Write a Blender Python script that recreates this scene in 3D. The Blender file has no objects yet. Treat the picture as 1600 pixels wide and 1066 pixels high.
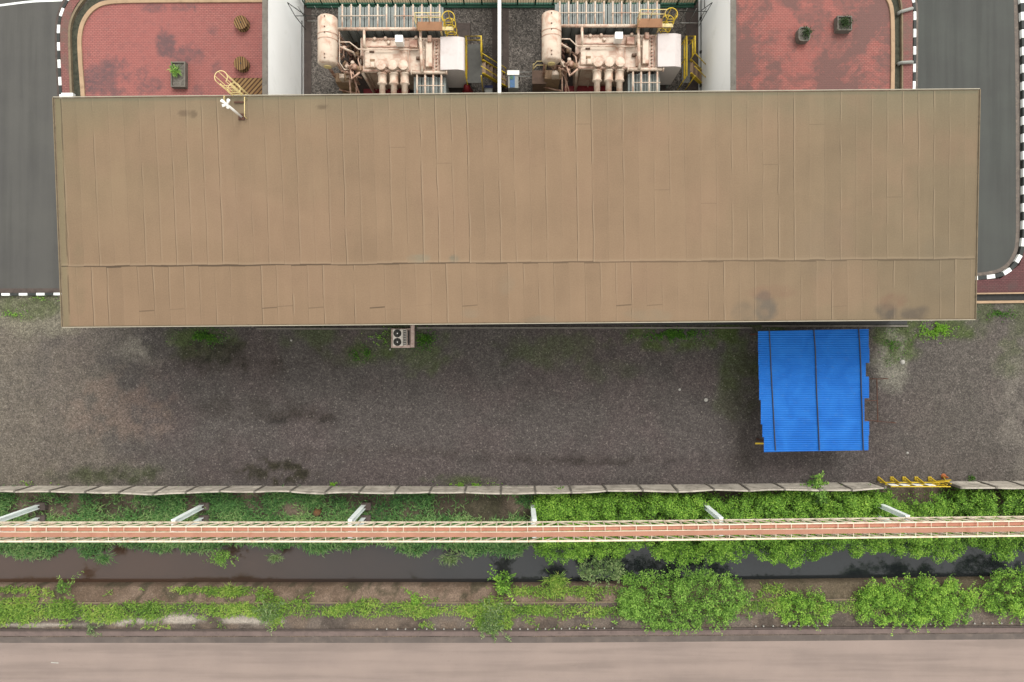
import bpy, math, random
import numpy as np
from mathutils import Vector, Matrix

random.seed(7)
RNG = np.random.default_rng(11)
R = math.radians
sc = bpy.context.scene
col = sc.collection

# ------------------------------------------------------------------ camera, sky, sun, exposure
CAM_H = 41.0
K = 1.5 / 1600.0
cam_d = bpy.data.cameras.new('camera')
cam = bpy.data.objects.new('camera', cam_d)
col.objects.link(cam)
cam.location = (0, 0, CAM_H)
cam.rotation_euler = (0, 0, 0)
cam_d.lens = 24.0
cam_d.sensor_width = 36.0
cam_d.clip_start = 0.5
cam_d.clip_end = 3000
sc.camera = cam

SUN_EL, SUN_AZ = R(54), R(24)          # azimuth measured from +Y towards +X
world = bpy.data.worlds.new("World")
sc.world = world
world.use_nodes = True
wt = world.node_tree
for n in list(wt.nodes):
    wt.nodes.remove(n)
wo = wt.nodes.new('ShaderNodeOutputWorld')
wb = wt.nodes.new('ShaderNodeBackground')
sky = wt.nodes.new('ShaderNodeTexSky')
sky.sky_type = 'NISHITA'
sky.sun_disc = False
sky.sun_elevation = SUN_EL
sky.sun_rotation = SUN_AZ
sky.air_density = 1.0
sky.dust_density = 5.0
sky.ozone_density = 1.0
hs = wt.nodes.new('ShaderNodeHueSaturation')
hs.inputs['Saturation'].default_value = 0.08
wt.links.new(sky.outputs[0], hs.inputs['Color'])
ov = wt.nodes.new('ShaderNodeMix')           # even cloud layer over the sky
ov.data_type = 'RGBA'
ov.inputs[0].default_value = 0.65
ov.inputs[7].default_value = (6.6, 6.6, 6.45, 1.0)
wt.links.new(hs.outputs[0], ov.inputs[6])
wt.links.new(ov.outputs[2], wb.inputs['Color'])
wb.inputs['Strength'].default_value = 0.15
wt.links.new(wb.outputs[0], wo.inputs['Surface'])

sun_d = bpy.data.lights.new('sun', 'SUN')
sun_d.energy = 0.95
sun_d.angle = R(22)
sun_d.color = (1.0, 0.975, 0.94)
sun = bpy.data.objects.new('sun', sun_d)
col.objects.link(sun)
sun.location = (20, 30, 60)
sd = Vector((math.cos(SUN_EL) * math.sin(SUN_AZ), math.cos(SUN_EL) * math.cos(SUN_AZ), math.sin(SUN_EL)))
sun.rotation_euler = sd.to_track_quat('Z', 'Y').to_euler()

sc.view_settings.view_transform = 'Standard'
sc.view_settings.look = 'None'
sc.view_settings.gamma = 1.0
sc.view_settings.exposure = 0.95
sc.view_settings.use_curve_mapping = False


# ------------------------------------------------------------------ helpers
def P(px, py, z=0.0):
    """point at height z that the photo shows at pixel (px, py) of 1600x1066"""
    s = K * (CAM_H - z)
    return Vector(((px - 800) * s, (533 - py) * s, z))


def off(x):
    """the canal, the fence and the pipe bridge bend slightly northwards east of the middle"""
    return max(0.0, x - 1.2) * 0.0125


def lin(c):
    return tuple(((v / 255.0) / 12.92 if v / 255.0 <= 0.04045 else ((v / 255.0 + 0.055) / 1.055) ** 2.4) for v in c)


def S(r, g, b, k=0.72):
    l = lin((r, g, b))
    k = min(k * 0.58, 0.86)
    return (l[0] * k, l[1] * k, l[2] * k, 1.0)


ROOT = {}


def thing(name, label, cat, loc=(0, 0, 0), group=None):
    o = bpy.data.objects.new(name, None)
    col.objects.link(o)
    o.location = loc
    o.empty_display_size = 0.3
    o['label'] = label
    o['category'] = cat
    if group:
        o['group'] = group
    ROOT[o.name] = Vector(loc)
    return o


def tag(o, label=None, cat=None, group=None, kind=None):
    if label:
        o['label'] = label
    if cat:
        o['category'] = cat
    if group:
        o['group'] = group
    if kind:
        o['kind'] = kind
    return o


def children(o):
    return [c for c in bpy.data.objects if c.parent == o]


def copy_tree(o, parent=None):
    c = o.copy()
    col.objects.link(c)
    c.parent = parent
    for ch in children(o):
        copy_tree(ch, c)
    return c


class MB:
    def __init__(self):
        self.v = []
        self.f = []
        self.m = []
        self.smooth = []

    def add(self, vs, fs, mi=0, smooth=False):
        o = len(self.v)
        self.v += [tuple(v) for v in vs]
        for f in fs:
            self.f.append(tuple(i + o for i in f))
            self.m.append(mi)
            self.smooth.append(smooth)
        return self

    def box(self, a, b, mi=0, ch=0.0):
        x0, x1 = sorted((a[0], b[0])); y0, y1 = sorted((a[1], b[1])); z0, z1 = sorted((a[2], b[2]))
        if ch > 0:
            c = ch
            vs = [(x0, y0, z0), (x1, y0, z0), (x1, y1, z0), (x0, y1, z0),
                  (x0, y0, z1 - c), (x1, y0, z1 - c), (x1, y1, z1 - c), (x0, y1, z1 - c),
                  (x0 + c, y0 + c, z1), (x1 - c, y0 + c, z1), (x1 - c, y1 - c, z1), (x0 + c, y1 - c, z1)]
            fs = [(3, 2, 1, 0), (8, 9, 10, 11)]
            for i in range(4):
                j = (i + 1) % 4
                fs.append((i, j, 4 + j, 4 + i))
                fs.append((4 + i, 4 + j, 8 + j, 8 + i))
        else:
            vs = [(x0, y0, z0), (x1, y0, z0), (x1, y1, z0), (x0, y1, z0),
                  (x0, y0, z1), (x1, y0, z1), (x1, y1, z1), (x0, y1, z1)]
            fs = [(3, 2, 1, 0), (4, 5, 6, 7), (0, 1, 5, 4), (1, 2, 6, 5), (2, 3, 7, 6), (3, 0, 4, 7)]
        return self.add(vs, fs, mi)

    def bar(self, p, q, w, h=None, mi=0, up=(0, 0, 1)):
        """rectangular bar from p to q"""
        h = h or w
        p, q = Vector(p), Vector(q)
        d = (q - p).normalized()
        u = Vector(up)
        if abs(d.dot(u)) > 0.97:
            u = Vector((0, 1, 0))
        s = d.cross(u).normalized()
        t = s.cross(d).normalized()
        vs = []
        for c in (p, q):
            for a, b in ((-1, -1), (1, -1), (1, 1), (-1, 1)):
                vs.append(c + s * (a * w / 2) + t * (b * h / 2))
        fs = [(0, 1, 2, 3), (7, 6, 5, 4), (0, 4, 5, 1), (1, 5, 6, 2), (2, 6, 7, 3), (3, 7, 4, 0)]
        return self.add(vs, fs, mi)

    def tube(self, pts, r, n=10, mi=0, caps=True, r2=None):
        pts = [Vector(p) for p in pts]
        o = len(self.v)
        N = len(pts)
        prev = None
        for i, p in enumerate(pts):
            d = (pts[min(i + 1, N - 1)] - pts[max(i - 1, 0)]).normalized()
            u = Vector((0, 0, 1)) if abs(d.z) < 0.95 else Vector((0, 1, 0))
            s = d.cross(u).normalized()
            if prev is not None and s.dot(prev) < 0:
                s = -s
            prev = s
            t = s.cross(d)
            rr = r if r2 is None else r + (r2 - r) * i / (N - 1)
            for k in range(n):
                a = 2 * math.pi * k / n
                self.v.append(tuple(p + (s * math.cos(a) + t * math.sin(a)) * rr))
        for i in range(N - 1):
            for k in range(n):
                a = o + i * n + k; b = o + i * n + (k + 1) % n
                self.f.append((a, b, b + n, a + n)); self.m.append(mi); self.smooth.append(True)
        if caps:
            self.f.append(tuple(o + k for k in range(n))[::-1]); self.m.append(mi); self.smooth.append(False)
            self.f.append(tuple(o + (N - 1) * n + k for k in range(n))); self.m.append(mi); self.smooth.append(False)
        return self

    def lathe(self, c, prof, n=20, mi=0, axis='Z'):
        """prof: list of (radius, height) from c"""
        o = len(self.v)
        c = Vector(c)
        for r, h in prof:
            for k in range(n):
                a = 2 * math.pi * k / n
                if axis == 'Z':
                    self.v.append((c.x + r * math.cos(a), c.y + r * math.sin(a), c.z + h))
                elif axis == 'Y':
                    self.v.append((c.x + r * math.cos(a), c.y + h, c.z + r * math.sin(a)))
                else:
                    self.v.append((c.x + h, c.y + r * math.cos(a), c.z + r * math.sin(a)))
        for i in range(len(prof) - 1):
            for k in range(n):
                a = o + i * n + k; b = o + i * n + (k + 1) % n
                self.f.append((a, b, b + n, a + n)); self.m.append(mi); self.smooth.append(True)
        self.f.append(tuple(o + k for k in range(n))[::-1]); self.m.append(mi); self.smooth.append(False)
        e = o + (len(prof) - 1) * n
        self.f.append(tuple(e + k for k in range(n))); self.m.append(mi); self.smooth.append(False)
        return self

    def prism(self, poly, z0, z1, mi=0):
        n = len(poly)
        vs = [(p[0], p[1], z0) for p in poly] + [(p[0], p[1], z1) for p in poly]
        fs = [tuple(range(n))[::-1], tuple(range(n, 2 * n))]
        for i in range(n):
            j = (i + 1) % n
            fs.append((i, j, n + j, n + i))
        return self.add(vs, fs, mi)

    def build(self, name, mats, parent=None, fix=True):
        me = bpy.data.meshes.new(name)
        sub = Vector((0, 0, 0))
        if parent is not None:
            sub = ROOT.get(parent.name, Vector((0, 0, 0)))
        me.from_pydata([(v[0] - sub.x, v[1] - sub.y, v[2] - sub.z) for v in self.v], [], self.f)
        if not isinstance(mats, (list, tuple)):
            mats = [mats]
        for m in mats:
            me.materials.append(m)
        me.polygons.foreach_set('material_index', self.m)
        me.polygons.foreach_set('use_smooth', self.smooth)
        if fix:
            import bmesh
            bm = bmesh.new(); bm.from_mesh(me)
            bmesh.ops.recalc_face_normals(bm, faces=bm.faces)
            bm.to_mesh(me); bm.free()
        o = bpy.data.objects.new(name, me)
        col.objects.link(o)
        if parent is not None:
            o.parent = parent
            ROOT[o.name] = sub
        return o


# ------------------------------------------------------------------ node helper
class NT:
    def __init__(self, name):
        self.m = bpy.data.materials.new(name)
        self.m.use_nodes = True
        self.t = self.m.node_tree
        for n in list(self.t.nodes):
            self.t.nodes.remove(n)
        self.out = self.t.nodes.new('ShaderNodeOutputMaterial')

    def n(self, typ, ins=None, **props):
        nd = self.t.nodes.new(typ)
        for k, v in props.items():
            setattr(nd, k, v)
        for k, v in (ins or {}).items():
            self.set(nd.inputs[k], v)
        return nd

    def set(self, sock, v):
        if isinstance(v, bpy.types.NodeSocket):
            self.t.links.new(v, sock)
        elif isinstance(v, (tuple, list)) and len(v) == 3 and sock.type == 'RGBA':
            sock.default_value = (*v, 1.0)
        else:
            sock.default_value = v

    def math(self, op, a, b=0.0, c=0.0, clamp=False):
        nd = self.t.nodes.new('ShaderNodeMath')
        nd.operation = op
        nd.use_clamp = clamp
        for i, v in enumerate((a, b, c)):
            self.set(nd.inputs[i], v)
        return nd.outputs[0]

    def mix(self, f, a, b, mode='MIX'):
        nd = self.t.nodes.new('ShaderNodeMix')
        nd.data_type = 'RGBA'
        nd.blend_type = mode
        self.set(nd.inputs[0], f); self.set(nd.inputs[6], a); self.set(nd.inputs[7], b)
        return nd.outputs[2]

    def coord(self, which='Object'):
        return self.n('ShaderNodeTexCoord').outputs[which]

    def xyz(self, v):
        o = self.n('ShaderNodeSeparateXYZ', {0: v}).outputs
        return o[0], o[1], o[2]

    def vec(self, x, y, z=0.0):
        return self.n('ShaderNodeCombineXYZ', {0: x, 1: y, 2: z}).outputs[0]

    def noise(self, scale, detail=4.0, v=None, rough=0.55, dist=0.0):
        ins = {'Scale': scale, 'Detail': detail, 'Roughness': rough, 'Distortion': dist}
        if v is not None:
            ins['Vector'] = v
        return self.n('ShaderNodeTexNoise', ins).outputs[0]

    def vor(self, scale, v=None, feature='F1'):
        nd = self.n('ShaderNodeTexVoronoi', {'Scale': scale}, feature=feature)
        if v is not None:
            self.set(nd.inputs['Vector'], v)
        return nd

    def wn(self, w):
        return self.n('ShaderNodeTexWhiteNoise', {'W': w}, noise_dimensions='1D').outputs[0]

    def rng(self, v, a, b, c=0.0, d=1.0, smooth=True):
        nd = self.n('ShaderNodeMapRange', {0: v, 1: a, 2: b, 3: c, 4: d})
        if smooth:
            nd.interpolation_type = 'SMOOTHSTEP'
        return nd.outputs[0]

    def bump(self, h, strength=0.3, dist=0.05):
        return self.n('ShaderNodeBump', {'Height': h, 'Strength': strength, 'Distance': dist}).outputs[0]

    def attr(self, name):
        return self.n('ShaderNodeAttribute', attribute_name=name).outputs

    def bsdf(self, color, rough=0.7, metal=0.0, normal=None, spec=0.5, ior=None):
        nd = self.n('ShaderNodeBsdfPrincipled')
        self.set(nd.inputs['Base Color'], color)
        self.set(nd.inputs['Roughness'], rough)
        self.set(nd.inputs['Metallic'], metal)
        self.set(nd.inputs['Specular IOR Level'], spec)
        if normal is not None:
            self.set(nd.inputs['Normal'], normal)
        self.t.links.new(nd.outputs[0], self.out.inputs[0])
        return nd


def plain(name, c, rough=0.6, metal=0.0, dirt=None, amt=0.5, scale=2.0, var=0.12, thr=0.5, bump=0.1, spec=0.4, grain=0.25):
    """painted / weathered surface: tonal noise, plus patches of dirt or rust of a second colour"""
    t = NT(name)
    co = t.coord()
    n1 = t.noise(scale, 5, co)
    n2 = t.noise(scale * 9, 3, co)
    base = t.mix(t.rng(n1, 0.3, 0.7), tuple(v * (1 - var) for v in c[:3]), tuple(min(1, v * (1 + var)) for v in c[:3]))
    if dirt:
        n3 = t.noise(scale * 1.7, 8, co, 0.65, 0.4)
        base = t.mix(t.math('MULTIPLY', t.rng(n3, thr, thr + 0.2), amt), base, dirt[:3])
    base = t.mix(t.math('MULTIPLY', n2, grain), base, tuple(v * 0.6 for v in c[:3]))
    t.bsdf(base, rough, metal, t.bump(n2, bump, 0.01), spec)
    return t.m


# numpy value noise --------------------------------------------------------------
_T = np.random.default_rng(3).random((256, 256))


def vn(x, y, s, seed=0):
    x = np.asarray(x) * s + seed * 17.3; y = np.asarray(y) * s + seed * 31.7
    xi = np.floor(x).astype(int); yi = np.floor(y).astype(int)
    fx = x - xi; fy = y - yi
    fx = fx * fx * (3 - 2 * fx); fy = fy * fy * (3 - 2 * fy)
    a = _T[xi % 256, yi % 256]; b = _T[(xi + 1) % 256, yi % 256]
    c = _T[xi % 256, (yi + 1) % 256]; d = _T[(xi + 1) % 256, (yi + 1) % 256]
    return (a * (1 - fx) + b * fx) * (1 - fy) + (c * (1 - fx) + d * fx) * fy


def fbm(x, y, s, seed=0, o=4):
    r = 0; a = 0.5; tot = 0
    for i in range(o):
        r = r + a * vn(x, y, s * 2 ** i, seed + i * 5); tot += a; a *= 0.55
    return r / tot


def sst(v, a, b):
    t = np.clip((v - a) / (b - a), 0, 1)
    return t * t * (3 - 2 * t)


def blob(x, y, px, py, rx, ry, z=0.0):
    """soft elliptical mask around the photo pixel px,py with radii in photo pixels"""
    c = P(px, py, z); s = K * (CAM_H - z)
    d = np.sqrt(((x - c.x) / (rx * s)) ** 2 + ((y - c.y) / (ry * s)) ** 2)
    d = d + (fbm(x, y, 1.6, 9) - 0.5) * 0.9
    return 1 - sst(d, 0.55, 1.1)


def np_mesh(name, V, F, mats, attrs=None, smooth=True, uv=None, parent=None):
    me = bpy.data.meshes.new(name)
    nv = len(V); nf, fs = F.shape
    me.vertices.add(nv); me.vertices.foreach_set('co', V.astype(np.float32).ravel())
    me.loops.add(nf * fs); me.loops.foreach_set('vertex_index', F.astype(np.int32).ravel())
    me.polygons.add(nf)
    me.polygons.foreach_set('loop_start', np.arange(0, nf * fs, fs, dtype=np.int32))
    me.polygons.foreach_set('loop_total', np.full(nf, fs, dtype=np.int32))
    me.update(calc_edges=True)
    me.polygons.foreach_set('use_smooth', np.full(nf, smooth))
    for m in (mats if isinstance(mats, (list, tuple)) else [mats]):
        me.materials.append(m)
    for an, (typ, data) in (attrs or {}).items():
        a = me.attributes.new(an, typ, 'POINT')
        a.data.foreach_set('color' if 'COLOR' in typ else 'value', data.astype(np.float32).ravel())
    if uv is not None:
        l = me.uv_layers.new(name='uv')
        l.data.foreach_set('uv', uv[F.ravel()].astype(np.float32).ravel())
    o = bpy.data.objects.new(name, me)
    col.objects.link(o)
    if parent is not None:
        o.parent = parent
        ROOT[o.name] = ROOT.get(parent.name, Vector((0, 0, 0)))
    return o


def grid_faces(nx, ny):
    i = np.arange(nx - 1)[None, :]; j = np.arange(ny - 1)[:, None]
    a = (j * nx + i).ravel()
    return np.stack([a, a + 1, a + 1 + nx, a + nx], 1)


# ------------------------------------------------------------------ materials
CREAM = plain('cream_transformer_paint', S(242, 220, 196, 1.05), 0.5, 0, S(206, 148, 118, .95), 0.75, 1.1, 0.08, 0.44, 0.1)
PINKCREAM = plain('rust_stained_cream_paint', S(230, 190, 164, .95), 0.55, 0, S(176, 108, 80), 0.8, 1.3, 0.08, 0.44, 0.1)
WHITE = plain('white_paint', S(250, 248, 240, 1.45), 0.5, 0, S(205, 198, 180), 0.35, 0.9, 0.03, 0.5, 0.05)
WALLWHITE = plain('white_rendered_wall', S(254, 254, 250, 1.5), 0.8, 0, S(226, 226, 218, 1.45), 0.4, 0.35, 0.02, 0.54, 0.05, 0.4, 0.03)
RADGREY = plain('grey_green_radiator_paint', S(168, 174, 168, .85), 0.65, 0.0, S(190, 190, 176), 0.6, 1.5, 0.1, 0.5, 0.05)
YELLOW = plain('yellow_steel_paint', S(238, 202, 50, 1.0), 0.5, 0, S(150, 95, 40), 0.6, 2.5, 0.1, 0.52, 0.1)
PALEYELLOW = plain('faded_yellow_paint', S(246, 222, 156, 1.15), 0.5, 0, S(210, 160, 96, .9), 0.4, 2.5, 0.1, 0.52, 0.1)
RUST = plain('rust_brown_steel', S(112, 74, 56), 0.85, 0, S(70, 48, 40), 0.6, 3, 0.2, 0.5, 0.2)
ORANGEFLOOR = plain('rusty_orange_floor_plate', S(205, 150, 108), 0.8, 0, S(120, 84, 64), 0.7, 2, 0.12, 0.56, 0.2)
REDPAINT = plain('red_pipe_paint', S(178, 44, 52), 0.45, 0, S(120, 40, 40), 0.5, 2, 0.1, 0.55, 0.1)
DARKSTEEL = plain('dark_steel', S(60, 58, 54), 0.6, 0, S(40, 38, 34), 0.5, 3, 0.2)
TANBOX = plain('tan_painted_cabinet', S(196, 160, 122), 0.6, 0, S(140, 100, 76), 0.6, 2, 0.1, 0.5, 0.1)
BROWNBOX = plain('brown_painted_cabinet', S(150, 118, 96), 0.65, 0, S(100, 76, 60), 0.6, 2, 0.1, 0.5, 0.1)
CONC = plain('grey_concrete', S(150, 142, 130), 0.9, 0, S(104, 98, 90), 0.6, 2, 0.15, 0.48, 0.3)
DARKCONC = plain('dark_weathered_concrete', S(112, 98, 90), 0.92, 0, S(74, 66, 62), 0.6, 3, 0.15, 0.48, 0.3)
PINKCONC = plain('pink_stained_concrete', S(222, 196, 182, 1.0), 0.9, 0, S(150, 96, 82), 0.7, 3, 0.12, 0.5, 0.3)
CREAMCONC = plain('cream_edging_concrete', S(226, 190, 152), 0.9, 0, S(170, 138, 108), 0.5, 1.5, 0.1, 0.5, 0.3)
LIPCONC = plain('weathered_lip_concrete', S(168, 148, 118), 0.9, 0, S(110, 98, 80), 0.6, 2, 0.12, 0.5, 0.3)
FENCECONC = plain('mossy_concrete_slat', S(206, 196, 180, 1.0), 0.92, 0, S(140, 132, 118, .8), 0.65, 1.2, 0.14, 0.46, 0.4)
KERBWHITE = plain('white_kerb_paint', S(244, 246, 240, 1.35), 0.7, 0, S(190, 190, 178), 0.4, 3, 0.05, 0.55, 0.2)
KERBBLACK = plain('black_kerb_paint', S(62, 66, 62), 0.75, 0, S(100, 100, 92), 0.5, 3, 0.15, 0.5, 0.2)
GUTTER = plain('gravelly_gutter_concrete', S(140, 128, 118), 0.95, 0, S(190, 172, 150), 0.6, 3, 0.15, 0.5, 0.4)
WALLPLAIN = plain('building_wall_paint', S(210, 205, 190), 0.8, 0, S(150, 140, 120), 0.4, 0.6, 0.06)
TRIM = plain('cream_roof_trim', S(226, 214, 188), 0.6, 0, S(180, 160, 130), 0.4, 1.2, 0.06)
SALMON = plain('rusty_salmon_cover', S(216, 154, 124), 0.75, 0, S(196, 122, 94), 0.6, 0.8, 0.08, 0.5, 0.15)
SALMONDARK = plain('rusty_walkway_plate', S(224, 154, 126, 1.0), 0.8, 0, S(196, 122, 98, .9), 0.6, 0.8, 0.08, 0.5, 0.15)
TRUSSPAINT = plain('cream_truss_paint', S(244, 228, 202, 1.1), 0.6, 0, S(216, 170, 134, 1.0), 0.7, 1.6, 0.06, 0.48, 0.1)
POSTPAINT = plain('pale_post_paint', S(242, 250, 246, 1.5), 0.5, 0, S(190, 184, 170), 0.4, 1.5, 0.04, 0.52, 0.1)
ACWHITE = plain('off_white_metal_casing', S(228, 218, 204, 1.2), 0.5, 0, S(170, 140, 120), 0.5, 3, 0.06, 0.52, 0.1)
BLACKISH = plain('dark_grille', S(66, 64, 58), 0.7, 0, S(40, 40, 38), 0.4, 5, 0.2)
GREENPAINT = plain('green_fence_paint', S(60, 130, 98), 0.5, 0, S(40, 90, 70), 0.5, 2, 0.15)
BLUEPAINT = plain('blue_box_paint', S(70, 130, 190), 0.5, 0, S(60, 140, 110), 0.6, 2, 0.1)
STONE = plain('pale_stone', S(226, 222, 210), 0.9, 0, S(170, 160, 150), 0.4, 6, 0.1)
GRATING = plain('grey_grating', S(104, 102, 94), .7, 0, S(76, 72, 66), .5, 4)
SOILMAT = plain('grey_planter_soil', S(158, 150, 138), 1.0, 0, S(70, 62, 52), 0.6, 5, 0.2, 0.45, 0.5)
BLACKWIRE = plain('thin_dark_metal', S(70, 72, 66), 0.6, 0)
GREYRAIL = plain('galvanised_rail', S(196, 196, 186), 0.5, 0.0, S(150, 140, 124), 0.4, 2, 0.08)


def m_ground():
    t = NT('ground_gravel_and_soil')
    a = t.attr('col')
    co = t.coord()
    x, y, z = t.xyz(co)
    v1 = t.vor(15.0, co); v2 = t.vor(34.0, co)
    r1 = t.n('ShaderNodeSeparateColor', {0: v1.outputs['Color']}).outputs[0]
    r2 = t.n('ShaderNodeSeparateColor', {0: v2.outputs['Color']}).outputs[1]
    n = t.noise(3.0, 6, co, 0.7)
    # stone to stone brightness
    st = t.math('ADD', t.math('MULTIPLY', t.math('POWER', r1, 1.6), 1.0), t.math('MULTIPLY', r2, 0.75))
    st = t.math('ADD', st, t.math('MULTIPLY', n, 0.7))
    fac = t.math('ADD', t.math('MULTIPLY', t.math('SUBTRACT', st, 1.10), t.math('MULTIPLY', a[3], 0.95)), 1.04)
    fac = t.math('MAXIMUM', fac, 0.25)
    c = t.mix(1.0, a[0], t.n('ShaderNodeCombineColor', {0: fac, 1: fac, 2: fac}).outputs[0], 'MULTIPLY')
    m2 = t.noise(1.6, 6, co, 0.72, 0.6)
    fm = t.math('ADD', 1.0, t.math('MULTIPLY', t.math('SUBTRACT', m2, 0.5), 0.75))
    c = t.mix(1.0, c, t.n('ShaderNodeCombineColor', {0: fm, 1: fm, 2: fm}).outputs[0], 'MULTIPLY')
    # few pale chips, in drifts
    chip = t.math('MULTIPLY', t.rng(r1, 0.978, 0.99), t.math('MULTIPLY', a[3], t.math('MULTIPLY', m2, 0.75)))
    c = t.mix(chip, c, S(200, 190, 178)[:3])
    t.bsdf(c, 0.95, 0, t.bump(st, 0.6, 0.04), 0.2)
    return t.m


def m_roof():
    t = NT('roof_membrane')
    uvn = t.n('ShaderNodeUVMap', uv_map='uv').outputs[0]
    u, v, _ = t.xyz(uvn)
    a = t.attr('col')
    CREASE = 3.02
    up = t.math('GREATER_THAN', v, t.math('ADD', CREASE, t.math('MULTIPLY', t.math('SUBTRACT', t.noise(0.5, 2, uvn), 0.5), 0.10)))
    wob = t.math('MULTIPLY', t.math('SUBTRACT', t.noise(0.5, 3, uvn), 0.5), 0.12)
    # small lean of the sheets, different offset above and below the crease
    lean = t.math('MULTIPLY', v, 0.012)
    uu = t.math('ADD', t.math('ADD', u, wob), t.math('ADD', lean, t.math('MULTIPLY', up, 0.33)))
    w = 0.772
    q = t.math('DIVIDE', uu, w)
    idx = t.math('FLOOR', q)
    fr = t.math('FRACT', q)
    idr = t.math('ADD', idx, t.math('MULTIPLY', up, 217.0))
    r1 = t.wn(idr); r2 = t.wn(t.math('ADD', idr, 0.37)); r3 = t.wn(t.math('ADD', idr, 0.71)); r4 = t.wn(t.math('ADD', idr, 0.13))
    d = t.math('MULTIPLY', fr, w)                                   # metres from the seam
    line = t.math('SUBTRACT', 1.0, t.rng(d, 0.008, 0.036))
    pale = t.math('MULTIPLY', t.rng(d, 0.03, 0.05), t.math('SUBTRACT', 1.0, t.rng(d, 0.05, 0.13)))
    vis = t.rng(t.noise(0.55, 3, t.vec(t.math('MULTIPLY', idr, 3.3), v)), 0.36, 0.58)
    vis = t.math('MULTIPLY', vis, t.math('ADD', 0.14, t.math('MULTIPLY', t.math('POWER', r1, 1.5), 1.15)))
    line = t.math('MULTIPLY', line, vis, clamp=True)
    # end laps below the crease
    vl = t.math('ADD', 0.62, t.math('MULTIPLY', r2, 0.35))
    dl = t.math('ABSOLUTE', t.math('SUBTRACT', v, t.math('ADD', vl, t.math('MULTIPLY', fr, 0.05))))
    lap = t.math('MULTIPLY', t.math('SUBTRACT', 1.0, t.rng(dl, 0.012, 0.045)), t.math('GREATER_THAN', r3, 0.66))
    lap = t.math('MULTIPLY', lap, t.math('MULTIPLY', r4, 0.9))
    vl2 = t.math('ADD', 5.0, t.math('MULTIPLY', r4, 5.0))
    lap2 = t.math('MULTIPLY', t.math('SUBTRACT', 1.0, t.rng(t.math('ABSOLUTE', t.math('SUBTRACT', v, vl2)), 0.012, 0.04)),
                  t.math('MULTIPLY', t.math('GREATER_THAN', r2, 0.85), 0.22))
    # crease line, strongest at the west
    cw = t.math('ADD', CREASE, t.math('MULTIPLY', t.math('SUBTRACT', t.noise(0.5, 2, uvn), 0.5), 0.10))
    cw = t.math('ADD', cw, t.math('MULTIPLY', t.math('SUBTRACT', r2, 0.5), 0.05))
    dc = t.math('SUBTRACT', v, cw)
    cre = t.math('SUBTRACT', 1.0, t.rng(t.math('ABSOLUTE', dc), 0.015, 0.055))
    cpale = t.math('MULTIPLY', t.rng(dc, 0.03, 0.06), t.math('SUBTRACT', 1.0, t.rng(dc, 0.06, 0.2)))
    cvis = t.rng(u, 8.0, 36.0, 1.0, 0.6)
    cre = t.math('MULTIPLY', cre, cvis)
    # west margin strip
    mg = t.math('SUBTRACT', 1.0, t.rng(t.math('ABSOLUTE', t.math('SUBTRACT', u, t.math('ADD', 0.36, wob))), 0.012, 0.04))
    mg = t.math('MULTIPLY', mg, t.rng(t.noise(0.7, 2, uvn), 0.42, 0.55))
    dark = t.math('MAXIMUM', t.math('MAXIMUM', line, t.math('MULTIPLY', mg, 0.7)), t.math('MAXIMUM', t.math('MAXIMUM', lap, lap2), cre))
    n1 = t.noise(0.45, 6, uvn, 0.6, 0.3)
    n2 = t.noise(14.0, 4, uvn, 0.7)
    streak = t.noise(1.0, 4, t.vec(t.math('MULTIPLY', u, 2.2), t.math('MULTIPLY', v, 0.35)))
    tone = t.math('ADD', t.math('MULTIPLY', t.math('SUBTRACT', n1, 0.5), 0.30), t.math('MULTIPLY', t.math('SUBTRACT', r2, 0.5), 0.09))
    tone = t.math('ADD', tone, t.math('MULTIPLY', t.math('SUBTRACT', streak, 0.5), 0.14))
    tone = t.math('ADD', tone, t.math('MULTIPLY', t.math('SUBTRACT', n2, 0.5), 0.34))
    f = t.math('ADD', 1.0, tone)
    c = t.mix(1.0, a[0], t.n('ShaderNodeCombineColor', {0: f, 1: f, 2: f}).outputs[0], 'MULTIPLY')
    pl = t.math('MULTIPLY', t.math('ADD', t.math('MULTIPLY', pale, t.math('MULTIPLY', vis, 0.5)), t.math('MULTIPLY', cpale, 0.35)), 0.75)
    c = t.mix(pl, c, S(200, 176, 146)[:3])
    c = t.mix(t.math('MULTIPLY', dark, 0.72), c, S(66, 54, 42)[:3])
    h = t.math('SUBTRACT', t.math('MULTIPLY', t.rng(d, 0.0, 0.10), 0.5), t.math('MULTIPLY', dark, 1.0))
    h = t.math('ADD', h, t.math('MULTIPLY', n2, 0.25))
    t.bsdf(c, 0.9, 0, t.bump(h, 0.2, 0.012), 0.25)
    return t.m


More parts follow.
